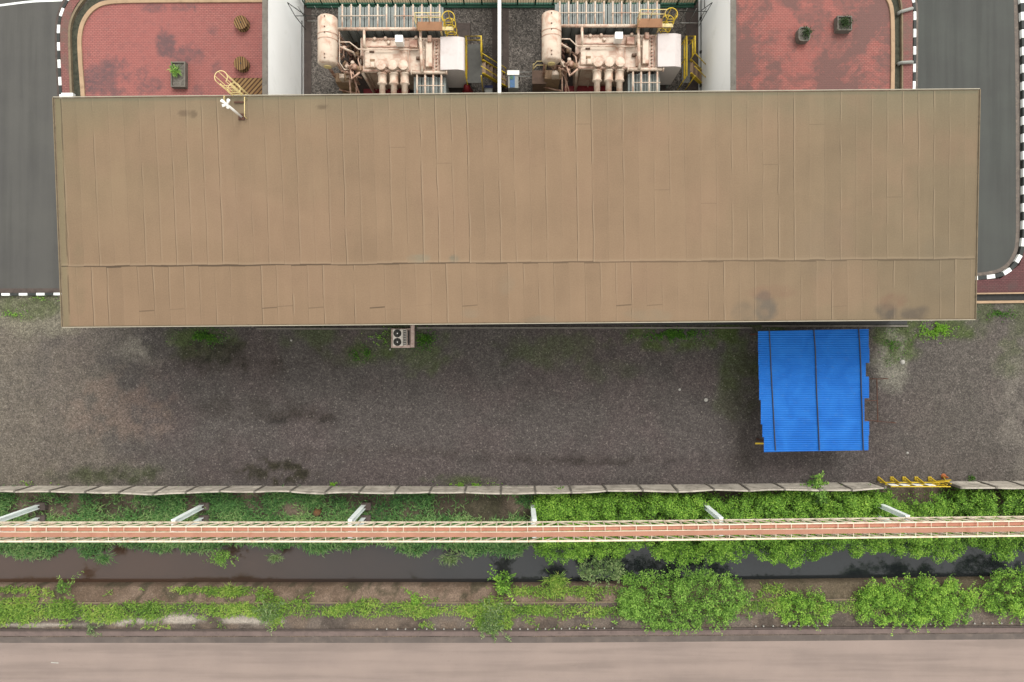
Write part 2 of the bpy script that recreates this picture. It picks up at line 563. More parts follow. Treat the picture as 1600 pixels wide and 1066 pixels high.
def m_brick(name, c1, c2, grime, gthr=0.5, gamt=0.8):
    t = NT(name)
    co = t.coord()
    b = t.n('ShaderNodeTexBrick', {'Vector': co, 'Color1': c1, 'Color2': c2, 'Mortar': tuple(v * 0.36 for v in c1[:3]) + (1,),
                                   'Scale': 1.0, 'Mortar Size': 0.014, 'Mortar Smooth': 0.3, 'Bias': 0.0, 'Brick Width': 0.21, 'Row Height': 0.105})
    n1 = t.noise(0.55, 6, co, 0.62, 0.5)
    n2 = t.noise(6, 4, co)
    n3 = t.noise(0.2, 3, co)
    c = t.mix(t.rng(n3, 0.35, 0.65), b.outputs[0], t.mix(0.45, b.outputs[0], c2[:3]))
    bx = t.vor(5.5, co, 'F1').outputs['Color']
    rr = t.n('ShaderNodeSeparateColor', {0: bx}).outputs[0]
    a = t.attr('col')
    g = t.math('ADD', t.math('ADD', t.math('MULTIPLY', t.rng(n1, gthr, gthr + 0.13), gamt), t.n('ShaderNodeSeparateColor', {0: a[0]}).outputs[0]), t.math('MULTIPLY', t.math('SUBTRACT', rr, 0.6), 0.5), clamp=True)
    c = t.mix(t.math('MULTIPLY', g, 0.85), c, grime[:3])
    c = t.mix(t.math('MULTIPLY', n2, 0.3), c, tuple(v * 0.7 for v in c1[:3]))
    t.bsdf(c, 0.9, 0, t.bump(t.math('MULTIPLY', b.outputs[1], -1.0), 0.4, 0.01), 0.25)
    return t.m


def m_asphalt(name, c, tint2, lanes=True):
    t = NT(name)
    co = t.coord()
    x, y, z = t.xyz(co)
    n = t.noise(60, 3, co, 0.8)
    n1 = t.noise(0.35, 5, co, 0.6)
    st = t.noise(1.0, 4, t.vec(t.math('MULTIPLY', x, 1.3 if lanes else 0.08), t.math('MULTIPLY', y, 0.06 if lanes else 1.6)))
    cc = t.mix(t.rng(n1, 0.3, 0.7), c[:3], tint2[:3])
    cc = t.mix(t.math('MULTIPLY', t.rng(st, 0.35, 0.65), 0.45), cc, tuple(v * 1.22 for v in c[:3]))
    cc = t.mix(t.math('MULTIPLY', t.rng(st, 0.52, 0.36), 0.35), cc, tuple(v * 0.75 for v in c[:3]))
    if not lanes:                                                   # scuffs, oil drips and patches along the lane
        sc_ = t.noise(2.2, 6, t.vec(t.math('MULTIPLY', x, 0.45), t.math('MULTIPLY', y, 2.0)), 0.7, 0.5)
        cc = t.mix(t.math('MULTIPLY', t.rng(sc_, 0.62, 0.72), 0.35), cc, tuple(v * 0.6 for v in c[:3]))
        cc = t.mix(t.math('MULTIPLY', t.rng(t.noise(0.5, 6, t.vec(t.math('MULTIPLY', x, 0.3), y), 0.65), 0.5, 0.7), 0.35), cc, tuple(v * 1.18 for v in c[:3]))
        px_ = t.math('PINGPONG', t.math('ADD', x, 3.0), 7.0)
        cc = t.mix(t.math('MULTIPLY', t.math('SUBTRACT', 1.0, t.rng(t.math('ADD', px_, t.math('MULTIPLY', t.noise(3, 3, co), .05)), 0.0, 0.06)), 0.12), cc, tuple(v * 0.6 for v in c[:3]))
    f = t.math('ADD', 0.75, t.math('MULTIPLY', n, 0.5))
    cc = t.mix(1.0, cc, t.n('ShaderNodeCombineColor', {0: f, 1: f, 2: f}).outputs[0], 'MULTIPLY')
    t.bsdf(cc, 0.85, 0, t.bump(n, 0.3, 0.01), 0.3)
    return t.m


def m_leaf(name, dark, mid, light, trans=0.32):
    t = NT(name)
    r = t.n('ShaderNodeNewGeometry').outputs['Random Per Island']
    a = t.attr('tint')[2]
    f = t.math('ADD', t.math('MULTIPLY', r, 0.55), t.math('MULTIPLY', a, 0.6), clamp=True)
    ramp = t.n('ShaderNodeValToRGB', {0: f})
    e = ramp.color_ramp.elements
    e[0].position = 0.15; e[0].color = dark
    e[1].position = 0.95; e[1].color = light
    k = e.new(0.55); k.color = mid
    p = t.n('ShaderNodeBsdfPrincipled')
    t.set(p.inputs['Base Color'], ramp.outputs[0]); t.set(p.inputs['Roughness'], 0.55); t.set(p.inputs['Specular IOR Level'], 0.3)
    tr = t.n('ShaderNodeBsdfTranslucent', {'Color': ramp.outputs[0]})
    mx = t.n('ShaderNodeMixShader', {0: trans, 1: p.outputs[0], 2: tr.outputs[0]})
    t.t.links.new(mx.outputs[0], t.out.inputs[0])
    return t.m


def m_water():
    t = NT('murky_canal_water')
    co = t.coord()
    x, y, z = t.xyz(co)
    n = t.noise(0.25, 4, co, 0.6, 0.4)
    f = t.rng(t.math('ADD', x, t.math('MULTIPLY', t.math('SUBTRACT', n, 0.5), 8.0)), -28, 6)
    c = t.mix(f, S(98, 74, 60)[:3], S(50, 55, 57)[:3])  # murky brown west; the east colour paints in a dark bluish sky reflection
    t.bsdf(c, 0.12, 0, t.bump(t.noise(3, 3, co), 0.03, 0.02), 0.5)
    return t.m


def m_blue():
    t = NT('blue_corrugated_sheet_paint')
    co = t.coord()
    n = t.noise(0.9, 4, co, 0.5, 0.6)
    n2 = t.noise(5, 5, co)
    c = t.mix(t.rng(n, 0.25, 0.75), S(22, 112, 208, .84)[:3], S(40, 130, 226, .84)[:3])
    c = t.mix(t.math('MULTIPLY', t.rng(n2, 0.55, 0.75), 0.15), c, S(120, 150, 190)[:3])
    t.bsdf(c, 0.5, 0, None, 0.12)
    return t.m


def m_planks(name, pitch, ang=0.0):
    t = NT(name)
    co = t.coord()
    x, y, z = t.xyz(co)
    s = t.math('ADD', t.math('MULTIPLY', x, math.cos(ang)), t.math('MULTIPLY', y, math.sin(ang)))
    q = t.math('DIVIDE', s, pitch)
    fr = t.math('ABSOLUTE', t.math('SUBTRACT', t.math('FRACT', q), 0.5))
    gap = t.rng(fr, 0.27, 0.36)
    r = t.wn(t.math('FLOOR', q))
    n = t.noise(7, 5, co)
    c = t.mix(r, S(196, 158, 106)[:3], S(168, 128, 84)[:3])
    c = t.mix(t.math('MULTIPLY', n, 0.4), c, S(110, 78, 50)[:3])
    c = t.mix(gap, c, S(92, 62, 42)[:3])
    t.bsdf(c, 0.85, 0, t.bump(t.math('MULTIPLY', gap, -1.0), 0.5, 0.03), 0.2)
    return t.m


GROUND = m_ground()
ROOF = m_roof()
BRICK_A = m_brick('faded_red_brick_paving', S(216, 142, 132), S(206, 128, 120), S(112, 100, 102), 0.60, 0.85)
BRICK_B = m_brick('grimy_red_brick_paving', S(214, 142, 130), S(206, 126, 116), S(130, 106, 100), 0.44, 0.75)
BRICK_D = m_brick('grimy_pink_brick_strip', S(190, 130, 122), S(172, 114, 106), S(136, 116, 104), 0.48, 0.8)
BRICK_C = m_brick('dark_red_brick_paving', S(142, 96, 94), S(126, 82, 82), S(110, 90, 86), 0.52, 0.7)
ASPHALT = m_asphalt('dark_asphalt', S(96, 98, 92), S(88, 88, 84))
ASPHALT_WARM = m_asphalt('grey_asphalt', S(108, 106, 100), S(98, 96, 92))
SOUTHROAD = m_asphalt('dusty_pink_road', S(182, 162, 150), S(168, 150, 140), False)
LEAF_BUSH = m_leaf('bright_bush_leaf', S(62, 96, 30, 1.1), S(122, 172, 56, 1.3), S(184, 220, 92, 1.35))
LEAF_DARK = m_leaf('deep_green_leaf', S(62, 94, 38, 1.15), S(114, 160, 60, 1.35), S(168, 206, 96, 1.4))
LEAF_GREY = m_leaf('grey_green_leaf', S(80, 106, 62, 1.1), S(130, 160, 94, 1.1), S(186, 200, 138, 1.1))
GRASS = m_leaf('long_green_grass', S(54, 92, 50, 1.1), S(94, 146, 72, 1.2), S(160, 186, 116, 1.2))
GRASS_Y = m_leaf('yellow_green_grass', S(80, 114, 44, 1.1), S(130, 170, 62, 1.25), S(190, 204, 100, 1.25))
WEED = m_leaf('low_moss_weed', S(44, 86, 24, .8), S(80, 134, 34, .85), S(120, 174, 50, .9))
WEED_BRIGHT = m_leaf('bright_weed_leaf', S(84, 140, 30, .9), S(136, 196, 48, .9), S(176, 228, 76, .95))
LEAF_PLANTER = m_leaf('dull_planter_leaf', S(44, 58, 36), S(74, 100, 56, .9), S(120, 146, 90))
WATER = m_water()
BLUE = m_blue()
PLANK_V = m_planks('weathered_wood_planks', 0.135, 0.0)
PLANK_D = m_planks('diagonal_wood_planks', 0.20, R(-42))

# ------------------------------------------------------------------ ground sheet with the canal
XS = np.concatenate([[-900, -300, -100, -50], np.arange(-33, 33.01, 0.16), [50, 100, 300, 900]])
ybr = [-17.9, -17.66, -17.64, -17.25, -15.72, -15.70, -14.86, -14.84, -12.9, -12.2, -11.6]
YS = np.unique(np.round(np.concatenate([[-900, -300, -100, -40, -26], np.arange(-22, 22.01, 0.16), ybr, [30, 60, 120, 300, 900]]), 3))
prof_y = [-1000, -15.72, -15.70, -14.86, -14.84, -13.2, -12.3, -11.4, 1000]
prof_z = [0.0, 0.0, -0.06, -0.42, -1.9, -1.9, -0.7, 0.0, 0.0]
gx, gy = np.meshgrid(XS, YS)
gz = np.interp(gy, prof_y, prof_z)
shift = np.maximum(0, gx - 1.2) * 0.0125
shift = np.minimum(shift, 0.6)
wy = 1 - sst(gy, -8.0, 1.0)
gY = gy + shift * wy
gz = gz + (fbm(gx, gY, 0.7, 2) - 0.5) * 0.06 * (gy > -14.0) * (gy < 0.5)
x, y = gx, gY
yp = gy                                        # profile coordinate


def C3(c):
    return np.array(c[:3])[None, None, :]


def over(base, m, c):
    return base * (1 - m[..., None]) + C3(c) * m[..., None]


yard = np.ones(x.shape + (3,)) * C3(S(110, 103, 98, 0.68))
stone = np.ones(x.shape) * 0.78
n1 = fbm(x, y, 0.35, 1, 5); n2 = fbm(x, y, 0.9, 5, 4); n3 = fbm(x, y, 0.18, 21, 3)
pxm = x / (K * CAM_H) + 800; pym = 533 - y / (K * CAM_H)
yard = over(yard, sst(n1, 0.42, 0.7) * 0.5, S(114, 100, 97, 0.70))
yard = over(yard, sst(n2, 0.5, 0.75) * 0.45, S(90, 85, 80, 0.7))
# dusty pale west end, paler east end
fine0 = fbm(x, y, 1.5, 90, 4)
yard = over(yard, np.clip(sst(-pxm + 150 * (n3 - 0.5) * 2 + 120 * (n1 - 0.5) + 160 * (fine0 - .5), -290, 60), 0, 1) * 0.8, S(144, 134, 119, 0.70))
yard = over(yard, sst(pxm + 120 * (n1 - 0.5), 1330, 1500) * 0.5, S(126, 118, 108, 0.70))
yard = over(yard, sst(pym, 560, 740) * sst(pxm, 250, 500) * sst(-pxm, -1400, -1250) * 0.3, S(108, 98, 96, 0.8))
yard = over(yard, blob(x, y, 235, 545, 60, 22) * 0.6 * sst(n2, 0.35, 0.6), S(160, 152, 138, 0.8))
yard = over(yard, blob(x, y, 60, 490, 100, 40) * 0.6, S(150, 144, 124, 0.85))
yard = over(yard, blob(x, y, 190, 640, 90, 60) * 0.3 * sst(fine0, .3, .6), S(150, 124, 110, 0.85))
yard = over(yard, blob(x, y, 1395, 560, 30, 60) * 0.6, S(160, 156, 140, 0.85))
yard = over(yard, blob(x, y, 1600, 640, 50, 130) * 0.28 * sst(fine0, .3, .6), S(165, 156, 142, 0.85))
# moss tints
for (px_, py_, rx_, ry_, m_) in [(310, 535, 70, 32, .75), (560, 555, 60, 22, .5), (665, 545, 60, 45, .55), (590, 530, 50, 40, .5), (860, 545, 90, 34, .4),
                                 (1050, 525, 90, 26, .85), (1162, 560, 40, 70, .6), (1150, 620, 40, 50, .3), (1165, 520, 80, 24, .8), (1400, 530, 45, 45, .8),
                                 (1470, 515, 70, 22, .8), (1570, 500, 80, 40, .5), (50, 480, 70, 24, .6), (480, 525, 60, 24, .5), (1580, 560, 30, 40, .4),
                                 (950, 580, 60, 20, .2), (720, 750, 60, 8, .6), (180, 740, 120, 16, .35)]:
    yard = over(yard, blob(x, y, px_, py_, rx_, ry_) * m_ * sst(n2, 0.25, 0.62), S(88, 104, 52, 0.75))
# olive damp patch by the fence, dry drift right of the roof edge
fine = fbm(x, y, 2.2, 88, 4)
yard = over(yard, blob(x, y, 435, 738, 75, 22) * sst(fine, .38, .58) * .85, S(58, 56, 36, .7))
yard = over(yard, blob(x, y, 180, 745, 110, 16) * sst(fine, .4, .62) * .6, S(72, 80, 48, .7))
yard = over(yard, blob(x, y, 455, 655, 70, 12) * sst(fine, .48, .6) * .7, S(52, 48, 44, .7))
yard = over(yard, blob(x, y, 900, 720, 200, 9) * sst(fine, .46, .62) * .4, S(56, 50, 46, .7))
yard = over(yard, blob(x, y, 330, 552, 60, 30) * sst(fine, .36, .6) * .8, S(52, 56, 36, .7))
# damp dark spots, plus the blue shed's shadow painted left of it
for (px_, py_, rx_, ry_, m_) in [(330, 560, 70, 30, .8), (380, 640, 120, 22, .4), (470, 650, 60, 12, .6), (910, 722, 110, 7, .4), (600, 705, 160, 10, .4),
                                 (500, 560, 60, 26, .5), (395, 555, 60, 25, .5), (830, 715, 120, 8, .3), (1165, 640, 40, 110, .5), (420, 575, 40, 14, .6)]:
    yard = over(yard, blob(x, y, px_, py_, rx_, ry_) * m_ * .75 * (.35 + .65 * sst(n2, .3, .6)), S(70, 62, 54, 0.75))
colr = yard
# strip between fence and canal: soil and litter
soil = np.ones(x.shape + (3,)) * C3(S(104, 92, 78, 0.75))
soil = over(soil, sst(n2, 0.4, 0.65), S(142, 126, 108, 0.8))
soil = over(soil, sst(n1, 0.5, 0.75) * 0.6, S(74, 78, 52, 0.7))
ms = sst(-yp, 8.75, 8.95)
colr = colr * (1 - ms[..., None]) + soil * ms[..., None]
stone = stone * (1 - ms) + 0.5 * ms
# canal bed / bank
mb = sst(-yp, 12.1, 12.6)
colr = over(colr, mb, S(70, 58, 44, 0.7))
# brick lining
ml = ((yp <= -14.85) & (yp >= -15.71)).astype(float)
lining = np.ones(x.shape + (3,)) * C3(S(152, 130, 112, 0.8))
lining = over(lining, sst(n2, 0.45, 0.7) * 0.6, S(112, 92, 74, 0.75))
lining = over(lining, sst(fbm(x, y, 1.7, 33), 0.52, 0.66) * 0.8, S(92, 86, 66, 0.75))
lining = over(lining, sst(pxm, 1000, 1150) * 0.7, S(116, 106, 84, 0.75))
colr = colr * (1 - ml[..., None]) + lining * ml[..., None]
# berm soil south of it
mbm = (yp < -15.71).astype(float)
berm = np.ones(x.shape + (3,)) * C3(S(130, 117, 106, 0.8))
berm = over(berm, sst(n2, 0.4, 0.66) * 0.8, S(138, 120, 104, 0.78))
berm = over(berm, sst(fbm(x, y, 1.1, 41), 0.5, 0.7) * 0.7, S(92, 82, 74, 0.75))
for (px_, py_, rx_, ry_) in [(190, 970, 60, 7), (285, 968, 45, 9), (380, 967, 45, 9), (60, 977, 80, 4), (425, 970, 25, 6)]:
    berm = over(berm, blob(x, y, px_, py_, rx_, ry_) * 0.8, S(212, 200, 184, 0.8))
colr = colr * (1 - mbm[..., None]) + berm * mbm[..., None]
stone = np.where(yp < -14.0, 0.45, stone)
# transformer bays: coarse grey gravel
mt = ((x > -12.6) & (x < 11.4) & (y > 8) & (y < 22)).astype(float)
bay = np.ones(x.shape + (3,)) * C3(S(128, 120, 112, 0.9))
bay = over(bay, sst(n2, 0.45, 0.7) * 0.5, S(90, 86, 80, 0.8))
colr = colr * (1 - mt[..., None]) + bay * mt[..., None]
stone = np.where(mt > 0, 1.25, stone)
V = np.stack([x.ravel(), y.ravel(), gz.ravel()], 1)
C4 = np.concatenate([colr.reshape(-1, 3), stone.reshape(-1, 1)], 1)
ground = np_mesh('ground', V, grid_faces(len(XS), len(YS)), GROUND, {'col': ('FLOAT_COLOR', C4)})
tag(ground, kind='structure')

# water
WZ = -1.05
wp = [(-300, -12.2), (1.2, -12.2), (32, -11.8), (300, -11.6), (300, -14.4), (32, -14.46), (1.2, -14.85), (-300, -14.85)]
mb_ = MB()
mb_.add([(p[0], p[1], WZ) for p in wp], [(0, 7, 6, 1), (1, 6, 5, 2), (2, 5, 4, 3)])
tag(mb_.build('water', WATER), kind='structure')


def ribbon(name, pts, w, z, mat, h=None, kind='structure'):
    """flat (or solid, with h) strip along a polyline"""
    b = MB()
    pts = [Vector((p[0], p[1], 0)) for p in pts]
    L = []; Rr = []
    for i, p in enumerate(pts):
        d = (pts[min(i + 1, len(pts) - 1)] - pts[max(i - 1, 0)]).normalized()
        s = Vector((-d.y, d.x, 0))
        L.append(p + s * w / 2); Rr.append(p - s * w / 2)
    for i in range(len(pts) - 1):
        q = [L[i], Rr[i], Rr[i + 1], L[i + 1]]
        if h is None:
            b.add([(v.x, v.y, z) for v in q], [(0, 1, 2, 3)])
        else:
            o = [(v.x, v.y, z) for v in q] + [(v.x, v.y, z + h) for v in q]
            fs = [(4, 5, 6, 7), (0, 4, 7, 3), (1, 2, 6, 5)]
            if i == 0: fs.append((0, 1, 5, 4))
            if i == len(pts) - 2: fs.append((3, 7, 6, 2))
            b.add(o, fs)
    o = b.build(name, mat)
    tag(o, kind=kind)
    return o


def smooth_path(pts, n=8):
    """Catmull-Rom through 2-D points"""
    out = []
    p = [Vector((q[0], q[1])) for q in pts]
    for i in range(len(p) - 1):
        a = p[max(i - 1, 0)]; b = p[i]; c = p[i + 1]; d = p[min(i + 2, len(p) - 1)]
        for k in range(n):
            t = k / n
            out.append(0.5 * ((2 * b) + (c - a) * t + (2 * a - 5 * b + 4 * c - d) * t * t + (3 * b - a - 3 * c + d) * t ** 3))
    out.append(p[-1])
    return out


def resample(pts, step):
    out = [pts[0].copy()]; acc = 0
    for i in range(len(pts) - 1):
        a, b = pts[i], pts[i + 1]
        d = (b - a).length
        while acc + d >= step:
            t = (step - acc) / d
            a = a + (b - a) * t
            out.append(a.copy()); d = (b - a).length; acc = 0
        acc += d
    return out


def G(px, py, z=0.0):
    p = P(px, py, z)
    return (p.x, p.y)


def striped_kerb(path, w, z0, z1, phase=0, step=0.52):
    pts = resample(path, step)
    b = MB()
    for i in range(len(pts) - 1):
        p, q = pts[i], pts[i + 1]
        d = (q - p).normalized(); s = Vector((-d.y, d.x))
        g = d * 0.008
        a = [p + s * w / 2 + g, p - s * w / 2 + g, q - s * w / 2 - g, q + s * w / 2 - g]
        jz = random.uniform(-0.012, 0.012)
        vs = [(v.x, v.y, z0) for v in a] + [(v.x, v.y, z1 + jz - 0.02) for v in a]
        ins = [(v + (sum((u for u in a), Vector((0, 0))) / 4 - v) * 0.08) for v in a]
        vs += [(v.x, v.y, z1 + jz) for v in ins]
        fs = [(8, 9, 10, 11)]
        for k in range(4):
            j = (k + 1) % 4
            fs += [(k, j, 4 + j, 4 + k), (4 + k, 4 + j, 8 + j, 8 + k)]
        b.add(vs, fs, (i + phase) % 2)
    o = b.build('kerb', [KERBWHITE, KERBBLACK])
    tag(o, kind='structure')
    return o


def slab(name, poly, z, mat, res=None, mask=None, thick=0.14, kind='structure'):
    """paving slab: fine top grid clipped to a polygon is not needed, a fan of the outline with attribute"""
    b = MB()
    b.prism(poly, z - thick, z)
    o = b.build(name, mat)
    if mask is None:
        me = o.data
        a = me.attributes.new('col', 'FLOAT_COLOR', 'POINT')
        a.data.foreach_set('color', np.zeros(len(me.vertices) * 4, dtype=np.float32))
    tag(o, kind=kind)
    return o


def paving_grid(name, x0, x1, y0, y1, z, mat, blobs, inside=None):
    """paving sheet as a fine grid so that stains have a shape of their own"""
    xs = np.arange(x0, x1 + 0.001, (x1 - x0) / max(2, round((x1 - x0) / 0.12)))
    ys = np.arange(y0, y1 + 0.001, (y1 - y0) / max(2, round((y1 - y0) / 0.12)))
    X, Y = np.meshgrid(xs, ys)
    m = np.zeros(X.shape)
    for (px_, py_, rx_, ry_, a_) in blobs:
        m = np.maximum(m, blob(X, Y, px_, py_, rx_, ry_) * a_)
    C = np.zeros((X.size, 4)); C[:, 0] = C[:, 1] = C[:, 2] = m.ravel()
    F = grid_faces(len(xs), len(ys))
    if inside is not None:
        cx = X.ravel()[F].mean(1); cy = Y.ravel()[F].mean(1)
        F = F[inside(cx, cy)]
    Z = np.full(X.size, z)
    o = np_mesh(name, np.stack([X.ravel(), Y.ravel(), Z], 1), F, mat, {'col': ('FLOAT_COLOR', C)})
    tag(o, kind='structure')
    return o


# ---- west side: road, kerb, ditch, red paving
b = MB()
wr = [G(-900, 455), G(210, 455), G(210, 330), G(94, 156), G(92, 45), G(96, 20), G(108, -2), G(150, -30), G(230, -60), G(230, -150), G(-900, -150)]
b.prism(wr, -0.1, 0.03)
o = b.build('road', ASPHALT_WARM); tag(o, kind='structure')
lp = smooth_path([G(-60, 17), G(0, 9), G(50, 3), G(96, 1), G(150, -2)], 6)
ribbon('road_marking', lp, 0.12, 0.034, KERBWHITE)
striped_kerb(smooth_path([G(103, 230), G(98, 152), G(95, 90), G(94.5, 48), G(99, 22), G(114, -4), G(150, -34)], 10), 0.17, 0.0, 0.20, 1)
ribbon('gutter', smooth_path([G(97, 230), G(93, 152), G(90, 90), G(89.5, 48), G(93, 22), G(107, -6), G(146, -38)], 8), 0.22, 0.036, DARKCONC)
striped_kerb(smooth_path([G(-130, 460.5), G(0, 460.5), G(100, 459.8), G(215, 459)], 12), 0.15, -0.02, 0.20, 0)
ribbon('gutter', [G(-200, 455), G(215, 454)], 0.28, 0.036, DARKCONC)
# red strip between kerb and ditch, ditch floor, lips
strip = smooth_path([G(110, 230), G(106, 152), G(103.5, 90), G(102.5, 48), G(108, 22), G(124, -4), G(160, -34)], 8)
o = ribbon('paving', strip, 0.52, 0.16, BRICK_D)
ribbon('ditch_lip', smooth_path([G(120, 230), G(114.5, 152), G(112, 90), G(111.5, 48), G(118, 24), G(136, -2), G(170, -30)], 8), 0.13, 0.0, LIPCONC, 0.2)
DITCH = plain('mossy_ditch_floor', S(92, 92, 74), 0.95, 0, S(54, 58, 46), 0.8, 3.5, 0.25, 0.45, 0.5)
ribbon('ditch', smooth_path([G(128, 230), G(122, 152), G(118.5, 90), G(118, 52), G(126, 28), G(146, 2), G(186, -30)], 8), 0.46, 0.012, DITCH)
edge = smooth_path([G(140, 260), G(133, 152), G(128.5, 90), G(128.5, 56), G(136, 32), G(152, 14), G(176, 6), G(230, 4), G(330, 3.5), G(424, 3)], 8)
ribbon('edging', edge, 0.24, 0.0, CREAMCONC, 0.24)
_ex = [p.x for p in edge]; _ey = [p.y for p in edge]


def in_west(cx, cy):
    # right of / below the rounded edging
    r = 1.75
    ex, ey = G(131, 5)
    x0 = G(129, 60)[0] + (G(60, 0)[0] - G(60, 0)[0])
    ok = (cx > x0 + 0.0) & (cy < ey)
    ccx, ccy = x0 + r, ey - r
    corner = (cx < ccx) & (cy > ccy) & (np.hypot(cx - ccx, cy - ccy) > r)
    return ok & ~corner


p0 = G(124, 260); p1 = G(424, 2)
paving_grid('paving', p0[0], p1[0], p0[1], p1[1], 0.15, BRICK_A,
            [(263, 72, 19, 26, 1.0), (290, 88, 34, 20, .7), (165, 122, 38, 38, .9), (182, 105, 22, 18, .6), (240, 13, 24, 10, .55), (290, 12, 24, 10, .45),
             (237, 135, 24, 18, .5), (225, 115, 12, 14, .4), (335, 46, 9, 12, .45), (338, 110, 9, 12, .5), (312, 145, 12, 12, .45)], in_west)

ribbon('road_marking', smooth_path([G(80, 1035), G(85, 1035.3), G(92, 1035.8)], 4), 0.06, 0.027, STONE)

# ---- east side
kx_ = smooth_path([G(1420, 250), G(1425.5, 143), G(1426.5, 60), G(1426, 12), G(1418, -14), G(1400, -40)], 8)
striped_kerb(kx_, 0.16, 0.0, 0.20, 0)
b = MB()
er = [G(1433, 300), G(1433, -150), G(1586, -150), G(1589, 60), G(1590, 200), G(1590, 380), G(1582, 405), G(1562, 424), G(1530, 428), G(1340, 430), G(1340, 300)]
b.prism(er[::-1], -0.1, 0.03)
o = b.build('road', ASPHALT); tag(o, kind='structure')
ribbon('gutter', smooth_path([G(1428, 250), G(1430.5, 143), G(1431.5, 60), G(1431, 12), G(1424, -14), G(1408, -44)], 8), 0.20, 0.036, GUTTER)
ribbon('gutter', smooth_path([G(1584, -60), G(1587, 30), G(1589, 150), G(1589.5, 300), G(1589, 372), G(1583, 400), G(1566, 420), G(1535, 428.5), G(1480, 430), G(1340, 431)], 8), 0.22, 0.036, GUTTER)
striped_kerb(smooth_path([G(1588, -60), G(1594, 10), G(1597, 100), G(1597.5, 300), G(1596, 378), G(1588, 406), G(1568, 427), G(1535, 434), G(1480, 436), G(1340, 437)], 8), 0.24, 0.0, 0.20, 0)
# red strip, ditch
ribbon('paving', smooth_path([G(1412, 250), G(1415.5, 143), G(1416, 60), G(1415.5, 12), G(1408, -14), G(1390, -44)], 8), 0.60, 0.16, BRICK_D)
ribbon('ditch_lip', smooth_path([G(1404, 250), G(1407, 143), G(1407, 60), G(1406, 12), G(1398, -14), G(1380, -44)], 8), 0.08, 0.0, LIPCONC, 0.2)
ribbon('ditch', smooth_path([G(1398, 250), G(1401, 143), G(1401, 60), G(1399, 12), G(1392, -14), G(1375, -44)], 8), 0.46, 0.012, DITCH)
ribbon('edging', smooth_path([G(1388, 260), G(1391.5, 143), G(1392, 60), G(1390.5, 20), G(1385, 2), G(1374, -14), G(1350, -30), G(1300, -34), G(1130, -34)], 8), 0.22, 0.0, CREAMCONC, 0.24)


def in_east(cx, cy):
    r = 2.0
    x1 = G(1391, 60)[0]; ey = G(0, -33)[1]
    ok = (cx < x1) & (cy < ey)
    ccx, ccy = x1 - r, ey - r
    corner = (cx > ccx) & (cy > ccy) & (np.hypot(cx - ccx, cy - ccy) > r)
    return ok & ~corner


p0 = G(1130, 260); p1 = G(1394, -34)
paving_grid('paving', p0[0], p1[0], p0[1], p1[1], 0.15, BRICK_B,
            [(1360, 30, 32, 40, .85), (1310, 80, 40, 36, .7), (1290, 115, 30, 40, .75), (1160, 100, 28, 55, .85), (1205, 115, 14, 16, .6), (1228, 4, 26, 14, .7),
             (1147, 40, 8, 70, .8), (1380, 90, 14, 40, .4), (1325, 130, 40, 20, .6), (1345, 60, 20, 30, .6)], in_east)
# brick apron east of the road and south of the bend
p0 = G(1330, 459); p1 = G(1800, 437.5)
paving_grid('paving', p0[0], p1[0], p0[1], p1[1], 0.15, BRICK_C, [(1560, 450, 50, 8, .4)])
p0 = G(1601, 437); p1 = G(1800, -60)
paving_grid('paving', p0[0], p1[0], p0[1], p1[1], 0.15, BRICK_C, [(1604, 240, 6, 60, .5)])
pc = MB(); pc.prism([G(1520, 437.4), G(1560, 436), G(1590, 415), G(1601, 380), G(1601, 437.4)], 0.0, 0.149)
o = pc.build('paving', BRICK_C)
a_ = o.data.attributes.new('col', 'FLOAT_COLOR', 'POINT'); a_.data.foreach_set('color', np.zeros(len(o.data.vertices) * 4, dtype=np.float32))
tag(o, kind='structure')
ribbon('ditch_lip', [G(1340, 461.5), G(1700, 457)], 0.08, 0.0, CREAMCONC, 0.24)
ribbon('ditch', [G(1340, 467), G(1700, 463.5)], 0.38, 0.012, plain('dark_ditch_floor', S(52, 50, 44), 0.7, 0, S(30, 30, 28), 0.7, 3, 0.2))  # flat sheet, its dark colour stands in for the shade of a recess
ribbon('ditch_lip', [G(1340, 474.5), G(1700, 470.5)], 0.15, 0.0, CREAMCONC, 0.1)

# ---- south drain, road
ribbon('drain_edge', [(-200, -17.32), (1.2, -17.32), (32, -17.1), (200, -17.0)], 0.07, 0.0, DARKCONC, 0.10)
ribbon('drain_edge', [(-200, -17.56), (1.2, -17.56), (32, -17.34), (200, -17.24)], 0.28, 0.0, plain('dusty_drain_concrete', S(146, 126, 118), .9, 0, S(108, 94, 88), .6, 1.5, .12), 0.03)
ribbon('drain_edge', [(-200, -15.72), (1.2, -15.72), (32, -15.4), (200, -15.3)], 0.07, -0.02, LIPCONC, 0.05)
b = MB()
yr = [(-900, -17.78), (1.2, -17.78), (32, -17.55), (900, -17.2), (900, -60), (-900, -60)]
b.prism(yr[::-1], -0.2, 0.02)
o = b.build('road', SOUTHROAD); tag(o, kind='structure')
ribbon('road_shoulder', [(-200, -17.95), (1.2, -17.95), (32, -17.72), (200, -17.6)], 0.34, 0.025, plain('dark_road_shoulder', S(124, 112, 104), .9, 0, S(150, 134, 122), .7, .8, .15, .48))

# ------------------------------------------------------------------ main building
ZN, ZS = 7.2, 6.7
cNW, cNE, cSE, cSW = P(84, 153, ZN), P(1530, 140, ZN), P(1523, 499, ZS), P(98, 511, ZS)
bld = thing('building', 'long low building under a flat tan membrane roof with seams, largest thing in view', 'building', ((cNW.x + cSE.x) / 2, 6.5, 0))
rl = ROOT[bld.name]


def inset(d):
    c = (cNW + cNE + cSE + cSW) / 4
    out = []
    for p in (cSW, cSE, cNE, cNW):
        out.append((p.x - math.copysign(d, p.x - c.x), p.y - math.copysign(d, p.y - c.y)))
    return out


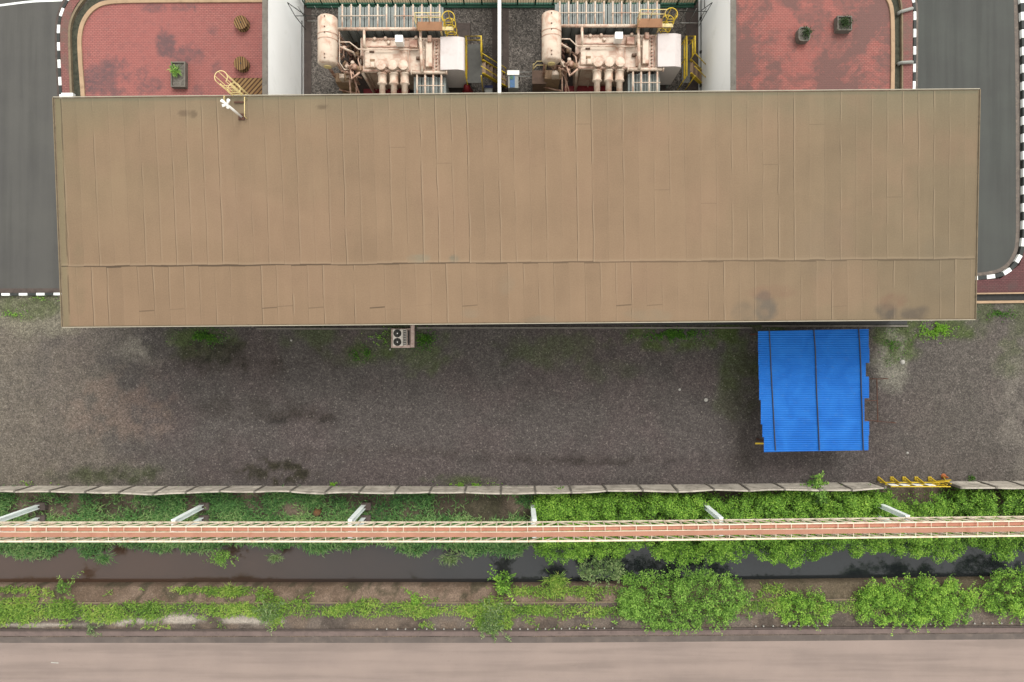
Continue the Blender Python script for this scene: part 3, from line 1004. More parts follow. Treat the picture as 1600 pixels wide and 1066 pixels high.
b = MB()
b.prism(inset(0.4), 0.0, 6.35)
b.build('wall', WALLPLAIN, bld)
# roof slab body
q = [cSW, cSE, cNE, cNW]
b = MB()
vs = [(p.x, p.y, p.z - 0.30) for p in q] + [(p.x, p.y, p.z - 0.012) for p in q]
b.add(vs, [(3, 2, 1, 0), (4, 5, 6, 7), (0, 1, 5, 4), (1, 2, 6, 5), (2, 3, 7, 6), (3, 0, 4, 7)])
b.build('roof_slab', LIPCONC, bld)
nu, nv_ = 460, 118
s_ = np.linspace(0.0012, 0.9988, nu); t_ = np.linspace(0.004, 0.996, nv_)
SS, TT = np.meshgrid(s_, t_)


def bil(i):
    return ((1 - SS) * (1 - TT) * cSW[i] + SS * (1 - TT) * cSE[i] + SS * TT * cNE[i] + (1 - SS) * TT * cNW[i])


X, Y, Z = bil(0), bil(1), bil(2)
UU = SS * 45.8; VV = TT * 11.4
rpx = X / (K * (CAM_H - Z)) + 800; rpy = 533 - Y / (K * (CAM_H - Z))
ridge = np.exp(-((VV - 3.05) / 0.14) ** 2) * 0.018
Z = Z + ridge + (fbm(X, Y, 0.8, 14) - 0.5) * 0.02
rc = np.ones(X.shape + (3,)) * C3(S(176, 147, 117, .65))
m1 = fbm(X, Y, 0.3, 50, 5)
rc = over(rc, sst(rpx, 950, 1500) * 0.75, S(152, 136, 108, .65))
rc = over(rc, sst(-rpx, -420, -100) * 0.7 * sst(rpy, 480, 160), S(164, 144, 112, .65))
rc = over(rc, sst(-rpy, -215, -140) * 0.75, S(158, 145, 116, .65))
rc = over(rc, sst(rpy, 300, 470) * sst(-rpx, -900, -300) * 0.4, S(170, 140, 110, .65))
rc = over(rc, sst(m1, 0.5, 0.72) * 0.35, S(178, 146, 118, .65))
rc = over(rc, sst(VV, 11.15, 11.32) * 0.6, S(138, 136, 112, .65))
rc = over(rc, (1 - sst(UU, 0.30, 0.42)) * 0.65, S(152, 142, 110, .65))
rn = fbm(X, Y, 2.2, 60)


def rblob(px_, py_, rx_, ry_):
    return blob(X, Y, px_, py_, rx_, ry_, 6.9)


for (px_, py_, rx_, ry_, a_, c_) in [(1198, 480, 20, 26, .7, (118, 112, 102)), (1165, 490, 30, 20, .5, (134, 122, 104)), (1388, 486, 20, 18, .75, (104, 96, 88)),
                                     (1433, 490, 24, 16, .65, (110, 100, 90)), (1395, 470, 26, 16, .4, (150, 112, 92)), (1210, 455, 40, 14, .35, (160, 122, 100)),
                                     (655, 404, 18, 7, .6, (164, 156, 132)), (710, 405, 9, 8, .7, (136, 136, 118)), (292, 180, 12, 5, .5, (112, 92, 74)),
                                     (306, 181, 7, 6, .6, (110, 92, 74)), (505, 170, 10, 4, .6, (118, 100, 80)), (345, 228, 12, 30, .0, (120, 100, 80)),
                                     (735, 490, 20, 9, .5, (170, 150, 124)), (1020, 492, 50, 10, .4, (168, 152, 126)), (790, 440, 14, 20, .4, (168, 148, 122)),
                                     (845, 500, 30, 8, .4, (160, 146, 122)), (1480, 420, 60, 60, .3, (150, 136, 112)), (1290, 380, 60, 60, .2, (160, 140, 118)),
                                     (440, 260, 140, 60, .25, (170, 146, 116)), (330, 330, 90, 60, .25, (184, 152, 124)), (120, 440, 14, 60, .3, (150, 134, 104))]:
    rc = over(rc, rblob(px_, py_, rx_, ry_) * a_ * (.55 + .45 * sst(rn, 0.3, 0.6)), S(*c_, .65))
Cr = np.concatenate([rc.reshape(-1, 3), np.ones((rc.shape[0] * rc.shape[1], 1))], 1)
Vr = np.stack([X.ravel() - rl.x, Y.ravel() - rl.y, Z.ravel() - rl.z], 1)
np_mesh('roof_membrane', Vr, grid_faces(nu, nv_), ROOF, {'col': ('FLOAT_COLOR', Cr)}, True, np.stack([UU.ravel(), VV.ravel()], 1), bld)
# thin edge trim round the roof
for (a, c, nm) in ((cSW, cSE, 's'), (cNW, cNE, 'n'), (cSW, cNW, 'w'), (cSE, cNE, 'e')):
    b = MB()
    mid = (cNW + cSE) / 2
    o_ = Vector((0, math.copysign(0.025, a.y - mid.y), 0.02)) if nm in 'sn' else Vector((math.copysign(0.025, a.x - mid.x), 0, 0.02))
    b.bar(a + o_, c + o_, 0.03, 0.08)
    b.build('edge_trim', TRIM if nm in 'sn' else LIPCONC, bld)
# drain channel and plinth along the south wall
b = MB()
y0 = 0.80
for (pa, pb) in ((402, 612), (652, 1174), (1190, 1417)):
    xa = (pa - 800) * K * CAM_H; xb = (pb - 800) * K * CAM_H
    b.box((xa, y0 + (pa - 800) * 0.0002 - 0.03, 0.0), (xb, y0 + (pa - 800) * 0.0002 + 0.07, 0.14))
b.build('drain_lip', CONC, bld)
b = MB()
b.box(((402 - 800) * K * CAM_H, 0.98, 0.005), ((1417 - 800) * K * CAM_H, 1.35, 0.03))
b.build('drain_channel', DARKSTEEL, bld)  # dark colour stands in for the shadow lying in the drain

# ------------------------------------------------------------------ things on the roof and its north edge
ZR = 7.15
pb = P(378, 183, ZR)
mast = thing('roof_mast', 'white mast with a cluster of floodlights standing on the tan roof', 'mast', (pb.x, pb.y, ZR))
b = MB()
b.box((pb.x - 0.16, pb.y - 0.16, ZR - 0.03), (pb.x + 0.16, pb.y + 0.16, ZR + 0.07), 0, 0.02)
b.build('base_plate', RUST, mast)
b = MB(); b.tube([pb + Vector((0, 0, 0.05)), pb + Vector((0, 0, 1.9))], 0.055, 10)
b.build('pole', WHITE, mast)
top = pb + Vector((0, 0, 1.75))
for k, (dx, dy, dz) in enumerate(((-.16, .12, .15), (.15, .16, .10), (-.17, -.07, .0), (.04, -.13, -.1))):
    b = MB()
    a = top + Vector((dx * 0.25, dy * 0.25, dz * .5)); e = top + Vector((dx, dy, dz + .12))
    b.tube([a, e], 0.05, 12, r2=0.075)
    b.tube([top + Vector((0, 0, -.05)), a], 0.03, 6)
    b.build('floodlight', WHITE, mast)
for (pa, pe, lb_) in (((382, 152), (382, 182), 'thin pale handrail on the tan roof right of the white mast'), ((350, 150), (350, 156.5), 'short pale handrail stub at the roof edge left of the white mast')):
    b = MB()
    a_, e_ = P(*pa, ZR + 0.35), P(*pe, ZR + 0.35); dn = Vector((0, 0, -.36))
    b.tube([a_ + dn, a_, e_, e_ + dn], 0.022, 8)
    tag(b.build('roof_handrail', PALEYELLOW), lb_, 'handrail')
# timber or conduit pieces lying on the roof
b = MB(); b.bar(P(366, 160, 7.24), P(382, 160, 7.24), 0.07, 0.07)
tag(b.build('conduit', RUST), 'short brown conduit lying on the roof next to the mast', 'conduit')

lad = thing('caged_ladder', 'pale yellow caged ladder rising past the north edge of the roof', 'ladder', (-13.35, 12.5, 0))
LX, LY = -13.6, 12.2
b = MB()
for s in (-0.24, 0.24):
    b.tube([(LX + s, LY, 0.1), (LX + s, LY, 8.6)], 0.03, 8)
b.build('stringer', PALEYELLOW, lad)
for i in range(28):
    b = MB()
    b.tube([(LX - 0.24, LY, 0.3 + i * 0.3), (LX + 0.24, LY, 0.3 + i * 0.3)], 0.016, 6)
    b.build('rung', PALEYELLOW, lad)
for zz in (2.4, 4.2, 6.0, 7.6, 9.1):
    b = MB()
    pts = [(LX + 0.30 * math.cos(a), LY + 0.03 + 0.30 * math.sin(a) + 0.1, zz) for a in np.linspace(R(-40), R(220), 17)]
    b.tube(pts, 0.02, 6)
    b.build('cage_hoop', PALEYELLOW, lad)
for a in np.linspace(R(-40), R(220), 6):
    b = MB()
    b.tube([(LX + 0.30 * math.cos(a), LY + 0.13 + 0.30 * math.sin(a), 2.4), (LX + 0.30 * math.cos(a), LY + 0.13 + 0.30 * math.sin(a), 9.1)], 0.018, 6)
    b.build('cage_bar', PALEYELLOW, lad)

# ------------------------------------------------------------------ west yard objects
for (px_, py_, rot, lab) in ((376, 35, 25, 'round wooden cable drum with diagonal boards, upper of two on the red paving'),
                             (376, 99, 3, 'round wooden cable drum with upright boards, lower of two beside the wooden deck')):
    c = P(px_, py_, 0.55)
    dr = thing('cable_drum', lab, 'cable drum', (c.x, c.y, 0.15), 'wooden cable drums on the red paving')
    for (z0, z1) in ((0.15, 0.21), (0.50, 0.56)):
        b = MB(); b.lathe((c.x, c.y, 0), [(0.40, z0), (0.415, z0 + 0.01), (0.415, z1 - 0.01), (0.40, z1)], 28)
        o = b.build('flange', PLANK_V, dr); 
    b = MB(); b.lathe((c.x, c.y, 0), [(0.2, 0.21), (0.2, 0.50)], 20)
    b.build('core', PLANK_V, dr)
    b = MB(); b.lathe((c.x, c.y, 0), [(0.05, 0.555), (0.05, 0.575)], 10)
    b.build('hub', DARKSTEEL, dr)
    dr.rotation_euler.z = R(rot)
a, c = P(362, 153, 0.3), P(417, 122, 0.3)
dk = thing('wooden_deck', 'weathered wooden deck of diagonal boards against the left white firewall', 'wooden deck', ((a.x + c.x) / 2, (a.y + c.y) / 2, 0.15))
b = MB(); b.box((a.x, a.y - 3.2, 0.22), (c.x - 0.06, c.y, 0.30)); b.build('boards', PLANK_D, dk)
for f in (0.1, 0.5, 0.9):
    b = MB(); xx = a.x + (c.x - a.x) * f; b.box((xx - 0.05, a.y - 3.1, 0.15), (xx + 0.05, c.y - 0.1, 0.22)); b.build('bearer', RUST, dk)


def foliage(name, pts, L, W, e0, e1, mat, tint, parent=None, droop=0.0, rng=RNG, az=None):
    """many leaf-sized folded faces; pts Nx3, L and W arrays or scalars, elevation range in degrees"""
    n = len(pts)
    az = rng.random(n) * 2 * np.pi if az is None else az
    el = np.radians(e0 + rng.random(n) * (e1 - e0))
    d = np.stack([np.cos(az) * np.cos(el), np.sin(az) * np.cos(el), np.sin(el)], 1)
    s = np.stack([-np.sin(az), np.cos(az), (rng.random(n) - .5) * 0.9], 1)
    s /= np.linalg.norm(s, axis=1)[:, None]
    L = (np.ones(n) * L)[:, None]; W = (np.ones(n) * W)[:, None]
    mid = pts + d * L * 0.5
    mid[:, 2] += (L[:, 0] * 0.08)
    tip = pts + d * L
    tip[:, 2] -= L[:, 0] * droop
    V = np.empty((n, 4, 3))
    V[:, 0] = pts; V[:, 1] = mid + s * W / 2; V[:, 2] = tip; V[:, 3] = mid - s * W / 2
    F = np.arange(n * 4).reshape(n, 4)
    T = np.repeat(np.clip(tint, 0, 1), 4)
    V = V.reshape(-1, 3)
    if parent is not None:
        rlp = ROOT.get(parent.name, Vector((0, 0, 0)))
        V = V - np.array(rlp)[None, :]
    return np_mesh(name, V, F, mat, {'tint': ('FLOAT', T)}, False, None, parent)


def lobe_points(lobes, dens, rng=RNG):
    P_, T_ = [], []
    for (cx, cy, cz, r, h) in lobes:
        n = int(dens * r * r * 3.2)
        u = rng.random(n) * 2 * np.pi
        ct = rng.random(n) ** 0.7 * 1.15 - 0.15
        st = np.sqrt(np.maximum(0, 1 - ct ** 2))
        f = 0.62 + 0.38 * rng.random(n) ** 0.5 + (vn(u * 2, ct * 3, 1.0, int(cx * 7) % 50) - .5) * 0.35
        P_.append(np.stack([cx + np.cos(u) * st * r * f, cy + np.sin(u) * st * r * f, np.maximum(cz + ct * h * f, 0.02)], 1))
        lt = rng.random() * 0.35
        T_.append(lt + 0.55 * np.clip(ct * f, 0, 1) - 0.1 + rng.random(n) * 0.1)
    return np.concatenate(P_), np.concatenate(T_)


def bush(name, label, cat, px0, px1, py0, py1, h, mat, nl, leaf=(0.20, 0.11), dens=170, seed=1, group=None, lob=(0.28, 0.6), e=(-20, 45), zb=0.0):
    rng = np.random.default_rng(seed)
    c0, c1 = P(px0, py1, h * .6), P(px1, py0, h * .6)
    cx, cy = (c0.x + c1.x) / 2, (c0.y + c1.y) / 2
    root = thing(name, label, cat, (cx, cy, zb), group)
    lobes = []
    wx, wy_ = (c1.x - c0.x) / 2, (c1.y - c0.y) / 2
    for i in range(nl):
        r = lob[0] + rng.random() ** 1.5 * (lob[1] - lob[0])
        while True:
            ux, uy = rng.random() * 2 - 1, rng.random() * 2 - 1
            rr = (abs(ux) ** 3 + abs(uy) ** 3) ** (1 / 3)
            if rr < 0.8 + .35 * rng.random(): break
        x_ = cx + ux * max(0.05, wx - r * .5); y_ = cy + uy * max(0.05, wy_ - r * .5)
        hh = h * (0.5 + 0.4 * (1 - rr * rr)) * (0.65 + 0.55 * rng.random())
        lobes.append((x_, y_, zb + max(0.1, hh - r), r, r * 0.9))
    pts, tn = lobe_points(lobes, dens, rng)
    # lower layer that closes the gaps, and shoots that break the outline
    nf = int(4 * wx * wy_ * 260)
    fx, fy_ = rng.random(nf) * 2 - 1, rng.random(nf) * 2 - 1
    rr = (np.abs(fx) ** 3 + np.abs(fy_) ** 3) ** (1 / 3)
    X_, Y_ = cx + fx * wx, cy + fy_ * wy_
    kp = rr < .25 + 1.05 * fbm(X_, Y_, 1.0, seed % 40, 4)
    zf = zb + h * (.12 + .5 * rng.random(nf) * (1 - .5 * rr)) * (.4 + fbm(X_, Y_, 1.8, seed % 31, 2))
    tf = .02 + .55 * fbm(X_, Y_, 1.6, seed % 37, 3) * (.4 + .6 * rng.random(nf))  # fill leaves tinted darker, painting shade between the lobes
    pts = np.concatenate([pts, np.stack([X_, Y_, zf], 1)[kp]]); tn = np.concatenate([tn, tf[kp]])
    for k in range(int(nl * 1.2)):
        a = rng.random() * 2 * np.pi; q0 = np.array([cx + math.cos(a) * wx * .8, cy + math.sin(a) * wy_ * .8, zb + h * .3])
        ln_ = .25 + .6 * rng.random(); dr_ = np.array([math.cos(a + rng.normal(0, .6)), math.sin(a + rng.normal(0, .6)), .35 * rng.random()])
        tt = rng.random(16)[:, None]
        pts = np.concatenate([pts, q0 + dr_ * ln_ * tt + rng.normal(0, .03, (16, 3))]); tn = np.concatenate([tn, np.full(16, .3 + .5 * rng.random())])
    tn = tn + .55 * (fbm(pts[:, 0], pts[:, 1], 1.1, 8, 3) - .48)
    n = len(pts)
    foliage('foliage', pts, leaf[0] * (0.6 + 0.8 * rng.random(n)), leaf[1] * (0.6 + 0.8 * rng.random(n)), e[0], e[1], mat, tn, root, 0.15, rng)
    b = MB()
    for l in lobes[::max(1, nl // 7)]:
        b.tube([(cx + (l[0] - cx) * .35, cy + (l[1] - cy) * .35, zb), (l[0] * .6 + cx * .4, l[1] * .6 + cy * .4, zb + (l[2] - zb) * .6), (l[0], l[1], l[2] + l[3] * .5)], 0.03, 6, r2=0.012)
    b.build('stem', RUST, root)
    return root


def planter(px_, py_, w, d, h, name, label, round_=False, leafpts=0, mat=None, lsz=(0.16, 0.06), mt_=CONC, off_=(0, 0), spread=0.3, elev=(10, 80)):
    c = P(px_, py_, h)
    t = thing(name, label, 'planter', (c.x, c.y, 0.15), 'concrete planters on the red paving')
    b = MB()
    th = 0.07
    n = 24 if round_ else 4

    def outline(k):
        if round_:
            return [(c.x + math.copysign(abs(math.cos(a)) ** 0.55, math.cos(a)) * (w / 2 - k), c.y + math.copysign(abs(math.sin(a)) ** 0.55, math.sin(a)) * (d / 2 - k)) for a in np.linspace(0, 2 * math.pi, n, False)]
        return [(c.x - w / 2 + k, c.y - d / 2 + k), (c.x + w / 2 - k, c.y - d / 2 + k), (c.x + w / 2 - k, c.y + d / 2 - k), (c.x - w / 2 + k, c.y + d / 2 - k)]
    o1, o2 = outline(0), outline(th)
    zb, zt = 0.151, h
    vs = [(*p, zb) for p in o1] + [(*p, zt) for p in o1] + [(*p, zt) for p in o2] + [(*p, zt - 0.2) for p in o2]
    fs = []
    for i in range(n):
        j = (i + 1) % n
        fs += [(i, j, n + j, n + i), (n + i, n + j, 2 * n + j, 2 * n + i), (2 * n + i, 2 * n + j, 3 * n + j, 3 * n + i)]
    b.add(vs, fs); b.build('planter_wall', mt_, t)
    b = MB(); b.add([(*p, zt - 0.1) for p in o2], [tuple(range(n))]); b.build('soil', SOILMAT, t)
    if leafpts:
        pl = np.stack([c.x + off_[0] + RNG.normal(0, spread * .5, leafpts), c.y + off_[1] + RNG.normal(0, spread * .5, leafpts), zt - 0.08 + RNG.random(leafpts) * 0.25], 1)
        foliage('plant', pl, lsz[0] * (0.6 + RNG.random(leafpts) * .8), lsz[1], elev[0], elev[1], mat, RNG.random(leafpts), t, 0.2)
    return t


planter(278, 116, 0.86, 1.5, 0.5, 'planter', 'long rectangular concrete planter with one green plant, on the left red paving', False, 90, LEAF_DARK, (0.36, 0.05), CONC, (-0.1, 0.15), 0.22, (15, 60))
planter(1257, 53, 0.72, 0.86, 0.6, 'planter', 'rounded concrete planter with a small dark plant, on the right red paving', True, 240, LEAF_PLANTER, (0.16, 0.04), CONC, (0.12, 0.05), 0.26)
planter(1320, 36, 0.86, 0.86, 0.6, 'planter', 'square concrete planter filled with low green leaves, nearest the right road', False, 500, LEAF_PLANTER, (0.10, 0.05), CONC, (0, 0), 0.32)

# pipes across the east ditch
for (pa, pe, lab) in (((1406, 19), (1426, 13), 'white pipe crossing the right ditch strip, upper of two'), ((1406, 98.5), (1426, 97), 'white pipe crossing the right ditch strip, lower one near the roof')):
    b = MB()
    a, c = P(*pa, 0.28), P(*pe, 0.28)
    b.tube([a + Vector((0, 0, -.28)), a + Vector((0, 0, -.05)), a + (c - a) * .08, c - (c - a) * .06, c + Vector((0, 0, -.05))], 0.10, 12)
    tag(b.build('drain_pipe', GREYRAIL), lab, 'pipe', 'white pipes over the right ditch')
b = MB()
p_ = P(93, 113, 0.1); b.lathe((p_.x, p_.y, 0.03), [(0.12, 0), (0.12, 0.06), (0.07, 0.1), (0.0, 0.11)], 14)
o = b.build('marker_stone', STONE); o.scale = (0.9, 1, 1)
tag(o, 'small pale oval stone on the left road edge beside the striped kerb', 'stone')
b = MB(); b.box(P(97, 151, 0.2) + Vector((0, -.1, -.2)), P(115, 146, 0.2) + Vector((0, 0, .1)), 0, 0.02)
o = b.build('kerb_block', [KERBWHITE]); tag(o, 'white painted concrete block between the left kerb and the ditch', 'concrete block')

# ------------------------------------------------------------------ firewalls
FH = 6.1


def wall_thing(name, lab, x0, x1, y0, y1, h, mat, capmat):
    t = thing(name, lab, 'wall', ((x0 + x1) / 2, (y0 + y1) / 2, 0))
    b = MB(); b.box((x0, y0, 0), (x1, y1, h)); b.build('wall_panel', mat, t)
    b = MB(); b.box((x0 - 0.02, y0, h), (x1 + 0.02, y1, h + 0.05)); b.build('coping', capmat, t)
    return t


xl = (475 - 800) * K * CAM_H
wl = wall_thing('firewall', 'tall white firewall left of the two transformers', xl - 0.24, xl, 12.35, 26, FH, WALLWHITE, CONC)
xr = (1091 - 800) * K * CAM_H
wr_ = wall_thing('firewall', 'tall white firewall right of the two transformers', xr, xr + 0.24, 12.35, 26, FH, WALLWHITE, CONC)
xm = (782 - 800) * K * CAM_H * 1.0
wm = wall_thing('firewall', 'thin white dividing wall between the two transformers', xm - 0.07, xm + 0.07, 12.35, 26, 3.4, CONC, WHITE)
# plinths/conduit along foot
b = MB(); b.tube([(xl + 0.03, 12.4, 0.5), (xl + 0.03, 19.0, 0.5)], 0.03, 6); b.build('conduit', DARKSTEEL, wl)
b = MB(); b.tube([(xr - 0.03, 12.4, 0.7), (xr - 0.03, 21.0, 0.7)], 0.03, 6)
for yy in (13.2, 15.0, 17.0, 19.0): b.box((xr - 0.1, yy, 0.62), (xr, yy + 0.12, 0.8))
b.build('conduit', DARKSTEEL, wr_)
b = MB(); b.box((xr - 0.75, 12.4, 0), (xr - 0.02, 24, 0.06)); tag(b.build('footing', DARKCONC), kind='structure')
b = MB(); b.box((xl + 0.02, 12.4, 0), (xl + 0.45, 24, 0.05)); tag(b.build('footing', DARKCONC), kind='structure')
b = MB(); b.box((xm + 0.12, 12.4, 0), (xm + 0.5, 24, 0.05)); tag(b.build('footing', DARKCONC), kind='structure')
b = MB(); b.box((xm - 0.5, 12.4, 0), (xm - 0.12, 24, 0.05)); tag(b.build('footing', DARKCONC), kind='structure')


def wire_bracket(pts, lab, mat=BLACKWIRE):
    b = MB()
    for (a, c) in pts:
        b.tube([a, c], 0.022, 6)
    tag(b.build('steel_bracket', mat), lab, 'bracket')


wire_bracket([(P(449, 4, 3.9), P(461, 25, 3.2)), (P(461, 25, 3.2), P(478, 47, 1.0)), (P(449, 4, 3.9), P(477, 24, 1.6)), (P(461, 25, 3.2), P(500, 25, 1.6))],
             'thin dark steel bracket braced against the left white firewall')
wire_bracket([(P(1113, 4, 3.9), P(1104, 19, 3.2)), (P(1104, 19, 3.2), P(1092, 41, 1.0)), (P(1113, 4, 3.9), P(1094, 18, 1.6)), (P(1104, 18, 3.2), P(1062, 18, 1.6)), (P(1101, 0, 3.2), P(1101, 12, 3.0))],
             'thin dark steel bracket braced against the right white firewall')


def rail_gate(px0, px1, py, lab, n=4):
    t = MB()
    for i in range(n):
        t.tube([P(px0, py, 0.3 + i * .45), P(px1, py, 0.3 + i * .45)], 0.018, 6)
    for p_ in (px0, (px0 + px1) / 2, px1):
        a = P(p_, py, 0.0)
        t.tube([a, (a.x, a.y, 1.8)], 0.022, 6)
    tag(t.build('rail_gate', GREYRAIL), lab, 'gate')


rail_gate(480, 530, 33, 'thin pale rail gate beside the left firewall behind the tank')
rail_gate(1062, 1090, 36, 'thin pale rail gate beside the right firewall', 5)

# green mesh fence at the north end
gf = thing('mesh_fence', 'green steel mesh fence behind the two transformers at the top edge', 'fence', (0, 20.1, 0))
fy = P(0, 9, 0).y
for i in range(23):
    xx = -12.4 + i * 1.06
    b = MB(); b.tube([(xx, fy, 0), (xx, fy, 2.3), (xx, fy + 0.3, 2.6)], 0.045, 6); b.build('post', GREENPAINT, gf)
b = MB()
for zz in (0.12, 0.18, 1.2, 2.2):
    b.bar((-12.4, fy, zz), (11.0, fy, zz), 0.04, 0.06)
b.build('rail', GREENPAINT, gf)
b = MB()
for i in range(155):
    xx = -12.4 + i * 0.152
    b.bar((xx, fy + 0.01, 0.05), (xx, fy + 0.01, 2.25), 0.02)
for k in range(15):
    b.bar((-12.4, fy - 0.01, 0.1 + k * .15), (11.0, fy - 0.01, 0.1 + k * .15), 0.014)
b.build('mesh_panel', GREENPAINT, gf)
b = MB(); b.box((-12.4, fy + 0.15, 0), (11.0, fy + 2.5, 0.1)); tag(b.build('pavement', CREAMCONC), kind='structure')
b = MB(); b.box((-12.3, fy - 0.16, 0), (10.9, fy + 0.12, 0.12)); tag(b.build('fence_footing', plain('green_stained_concrete', S(70, 122, 98), .9, 0, S(110, 120, 104), .5, 1.5)), kind='structure')

# ------------------------------------------------------------------ transformer
T0 = P(628, 90, 0)
tr = thing('power_transformer', 'cream power transformer with rusty pipework beside the left firewall', 'transformer', (T0.x, T0.y, 0), 'power transformers in the gravel bays')
tz = 3.25
# foundation
a, c = P(535, 150, 0.3), P(735, 20, 0.3)
b = MB(); b.box((a.x, a.y, 0), (c.x, c.y - 0.6, 0.3), 0, 0.03); b.build('plinth', DARKCONC, tr)
# tank
a, c = P(563, 113, tz), P(690, 59, tz)
b = MB(); b.box((a.x + 0.12, a.y + 0.12, 0.3), (c.x - 0.12, c.y - 0.12, tz - 0.08))
for i in range(7):
    xx = a.x + 0.35 + i * (c.x - a.x - 0.7) / 6
    b.box((xx - 0.03, a.y + 0.02, 0.4), (xx + 0.03, a.y + 0.12, tz - 0.1))
tank = b.build('tank', CREAM, tr)
b = MB(); b.box((a.x, a.y, tz - 0.08), (c.x, c.y, tz), 0, 0.02)
cover = b.build('tank_cover', CREAM, tr)
b = MB()
for (pa, pe) in (((566, 111), (686, 111)), ((566, 73), (640, 73)), ((640, 60), (640, 111)), ((566, 61), (640, 61)), ((677, 61), (677, 111)), ((686, 61), (686, 111)), ((566, 61), (566, 111))):
    p_, q_ = P(*pa, tz + .02), P(*pe, tz + .02); b.bar(p_, q_, 0.07, 0.05)
b.build('cover_seam', PINKCREAM, cover)
b = MB()
for i in range(26):
    for yy in (111, 62):
        p_ = P(568 + i * 4.6, yy, tz + .04); b.lathe((p_.x, p_.y, tz), [(0.035, 0), (0.035, 0.06)], 6)
for i in range(9):
    p_ = P(682, 64 + i * 5.5, tz + .04); b.lathe((p_.x, p_.y, tz), [(0.06, 0), (0.06, 0.12)], 8)
b.build('bolt', PINKCREAM, cover)
# raised domes / top boxes on the cover
b = MB(); p_, q_ = P(569, 106, tz + .12), P(637, 77, tz + .12); b.box((p_.x, p_.y, tz), (q_.x, q_.y, tz + 0.12), 0, 0.05); b.build('cover_dome', CREAM, cover)
for (x0, y0, x1, y1, h, m) in ((665, 104, 675, 65, 0.30, CREAM), (668, 65, 674, 55, .45, PINKCREAM), (578, 105, 585, 96, .32, CREAM), (578, 96, 585, 92, .2, TANBOX), (650, 92, 657, 88, .2, BROWNBOX),
                               (577, 82, 584, 79, .2, BROWNBOX), (656, 108, 663, 92, .15, PINKCREAM), (640, 74, 652, 62, .35, PINKCREAM)):
    b = MB(); p_, q_ = P(x0, y0, tz + h), P(x1, y1, tz + h); b.box((p_.x, p_.y, tz), (q_.x, q_.y, tz + h), 0, 0.03); b.build('cover_box', m, tr)
p_, q_ = P(617, 65.5, tz + 0.9), P(629, 54.5, tz + 0.9)
b = MB(); b.box((p_.x, p_.y, tz + 0.25), (q_.x, q_.y, tz + 0.9), 0, 0.02); b.box((p_.x + .1, p_.y + .1, tz), (q_.x - .1, q_.y - .1, tz + 0.25)); b.build('junction_box', WHITE, tr)
for (px_, py_) in ((585, 60), (602, 59), (607, 66), (650, 58)):
    p_ = P(px_, py_, tz + .15); b = MB(); b.lathe((p_.x, p_.y, tz - .05), [(0.10, 0), (0.10, .16), (0.06, .22)], 12); b.build('valve', CREAM, tr)
# bushing turrets with bus ducts
for px_ in (594.5, 612.5, 629.5):
    p_ = P(px_, 100, tz + 0.45)
    b = MB(); b.lathe((p_.x, p_.y, tz), [(0.29, 0), (0.29, 0.05), (0.23, 0.06), (0.23, 0.26), (0.27, 0.27), (0.27, 0.32), (0.255, 0.325), (0.0, 0.34)], 22)
    t_o = b.build('bushing_turret', CREAM, tr)
    q_ = P(px_ + 3, 116, tz - 0.1); e_ = P(px_ + 4.5, 129, tz - 0.1)
    dz = tz - 0.1
    b = MB()
    b.lathe((q_.x, q_.y, dz), [(0.24, 0.55), (0.24, 0.0), (0.28, 0.0), (0.28, -0.05), (0.24, -0.06), (0.235, -0.5), (0.27, -0.52), (0.27, -0.58), (0.17, -0.62), (0.165, -4.2)], 22, axis='Y')
    b.build('bus_duct', CREAM, tr)
# conservator
cz = 4.7; rr = 0.52
p_ = P(512, 28, cz + rr * 0); q_ = P(512, 101, cz)
cs = MB(); ln = p_.y - q_.y
cs.lathe((p_.x, q_.y, cz), [(0.0, -0.10), (0.28, -0.07), (0.44, -0.02), (rr, 0.06), (rr, ln - 0.06), (0.44, ln + .02), (0.28, ln + .07), (0.0, ln + .1)], 36, axis='Y')
con = cs.build('conservator', CREAM, tr)
b = MB()
for f in (0.35, 0.43):
    b.lathe((p_.x, q_.y + ln * f * 1.4, cz), [(rr + .015, 0), (rr + .015, 0.05)], 36, axis='Y')
b.build('band', PINKCREAM, con)
for f in (0.06, 0.14, 0.6, 0.72, 0.94):
    b = MB()
    b.lathe((p_.x - 0.02, q_.y + ln * f, cz + rr - .01), [(0.035, 0), (0.035, 0.05), (0.02, 0.08)], 10)
    b.build('filler_cap', BROWNBOX, con)
b = MB(); b.lathe((p_.x, q_.y - 0.10, cz), [(0.2, 0), (0.2, -0.05)], 18, axis='Y'); b.build('gauge', PALEYELLOW, con)
b = MB()
for yy in (q_.y + 0.4, q_.y + ln - 0.4):
    for s in (-0.3, 0.3):
        b.bar((p_.x + s, yy, 0.3), (p_.x + s, yy, cz - rr + .1), 0.12)
b.build('conservator_support', PINKCREAM, tr)
# radiators north bank
rz = 3.6
for i in range(12):
    xa = 528 + i * 13.8; xb = xa + 12.6
    p_, q_ = P(xa, 45, rz), P(xb, 9, rz)
    b = MB()
    w_ = (q_.x - p_.x) / 4
    for k in range(4):
        x0 = p_.x + k * w_; x1 = p_.x + (k + 1) * w_
        h = rz - (0.05 if k in (0, 3) else 0)
        e_ = .05 if k in (0, 3) else 0
        b.box((x0, p_.y + e_, 0.7), (x1, q_.y - e_, h), 0, 0.02)
    b.build('radiator', RADGREY, tr)
    xm_ = (p_.x + q_.x) / 2 + 0.03
    b = MB(); b.tube([(xm_, p_.y - .02, rz + 0.04), (xm_, q_.y + 0.05, rz + 0.04)], 0.042, 8); b.build('radiator_pipe', CREAM, tr)
p_, q_ = P(527, 45.5, rz + .12), P(654, 45.5, rz + .12)
b = MB(); b.tube([p_, q_], 0.085, 12)
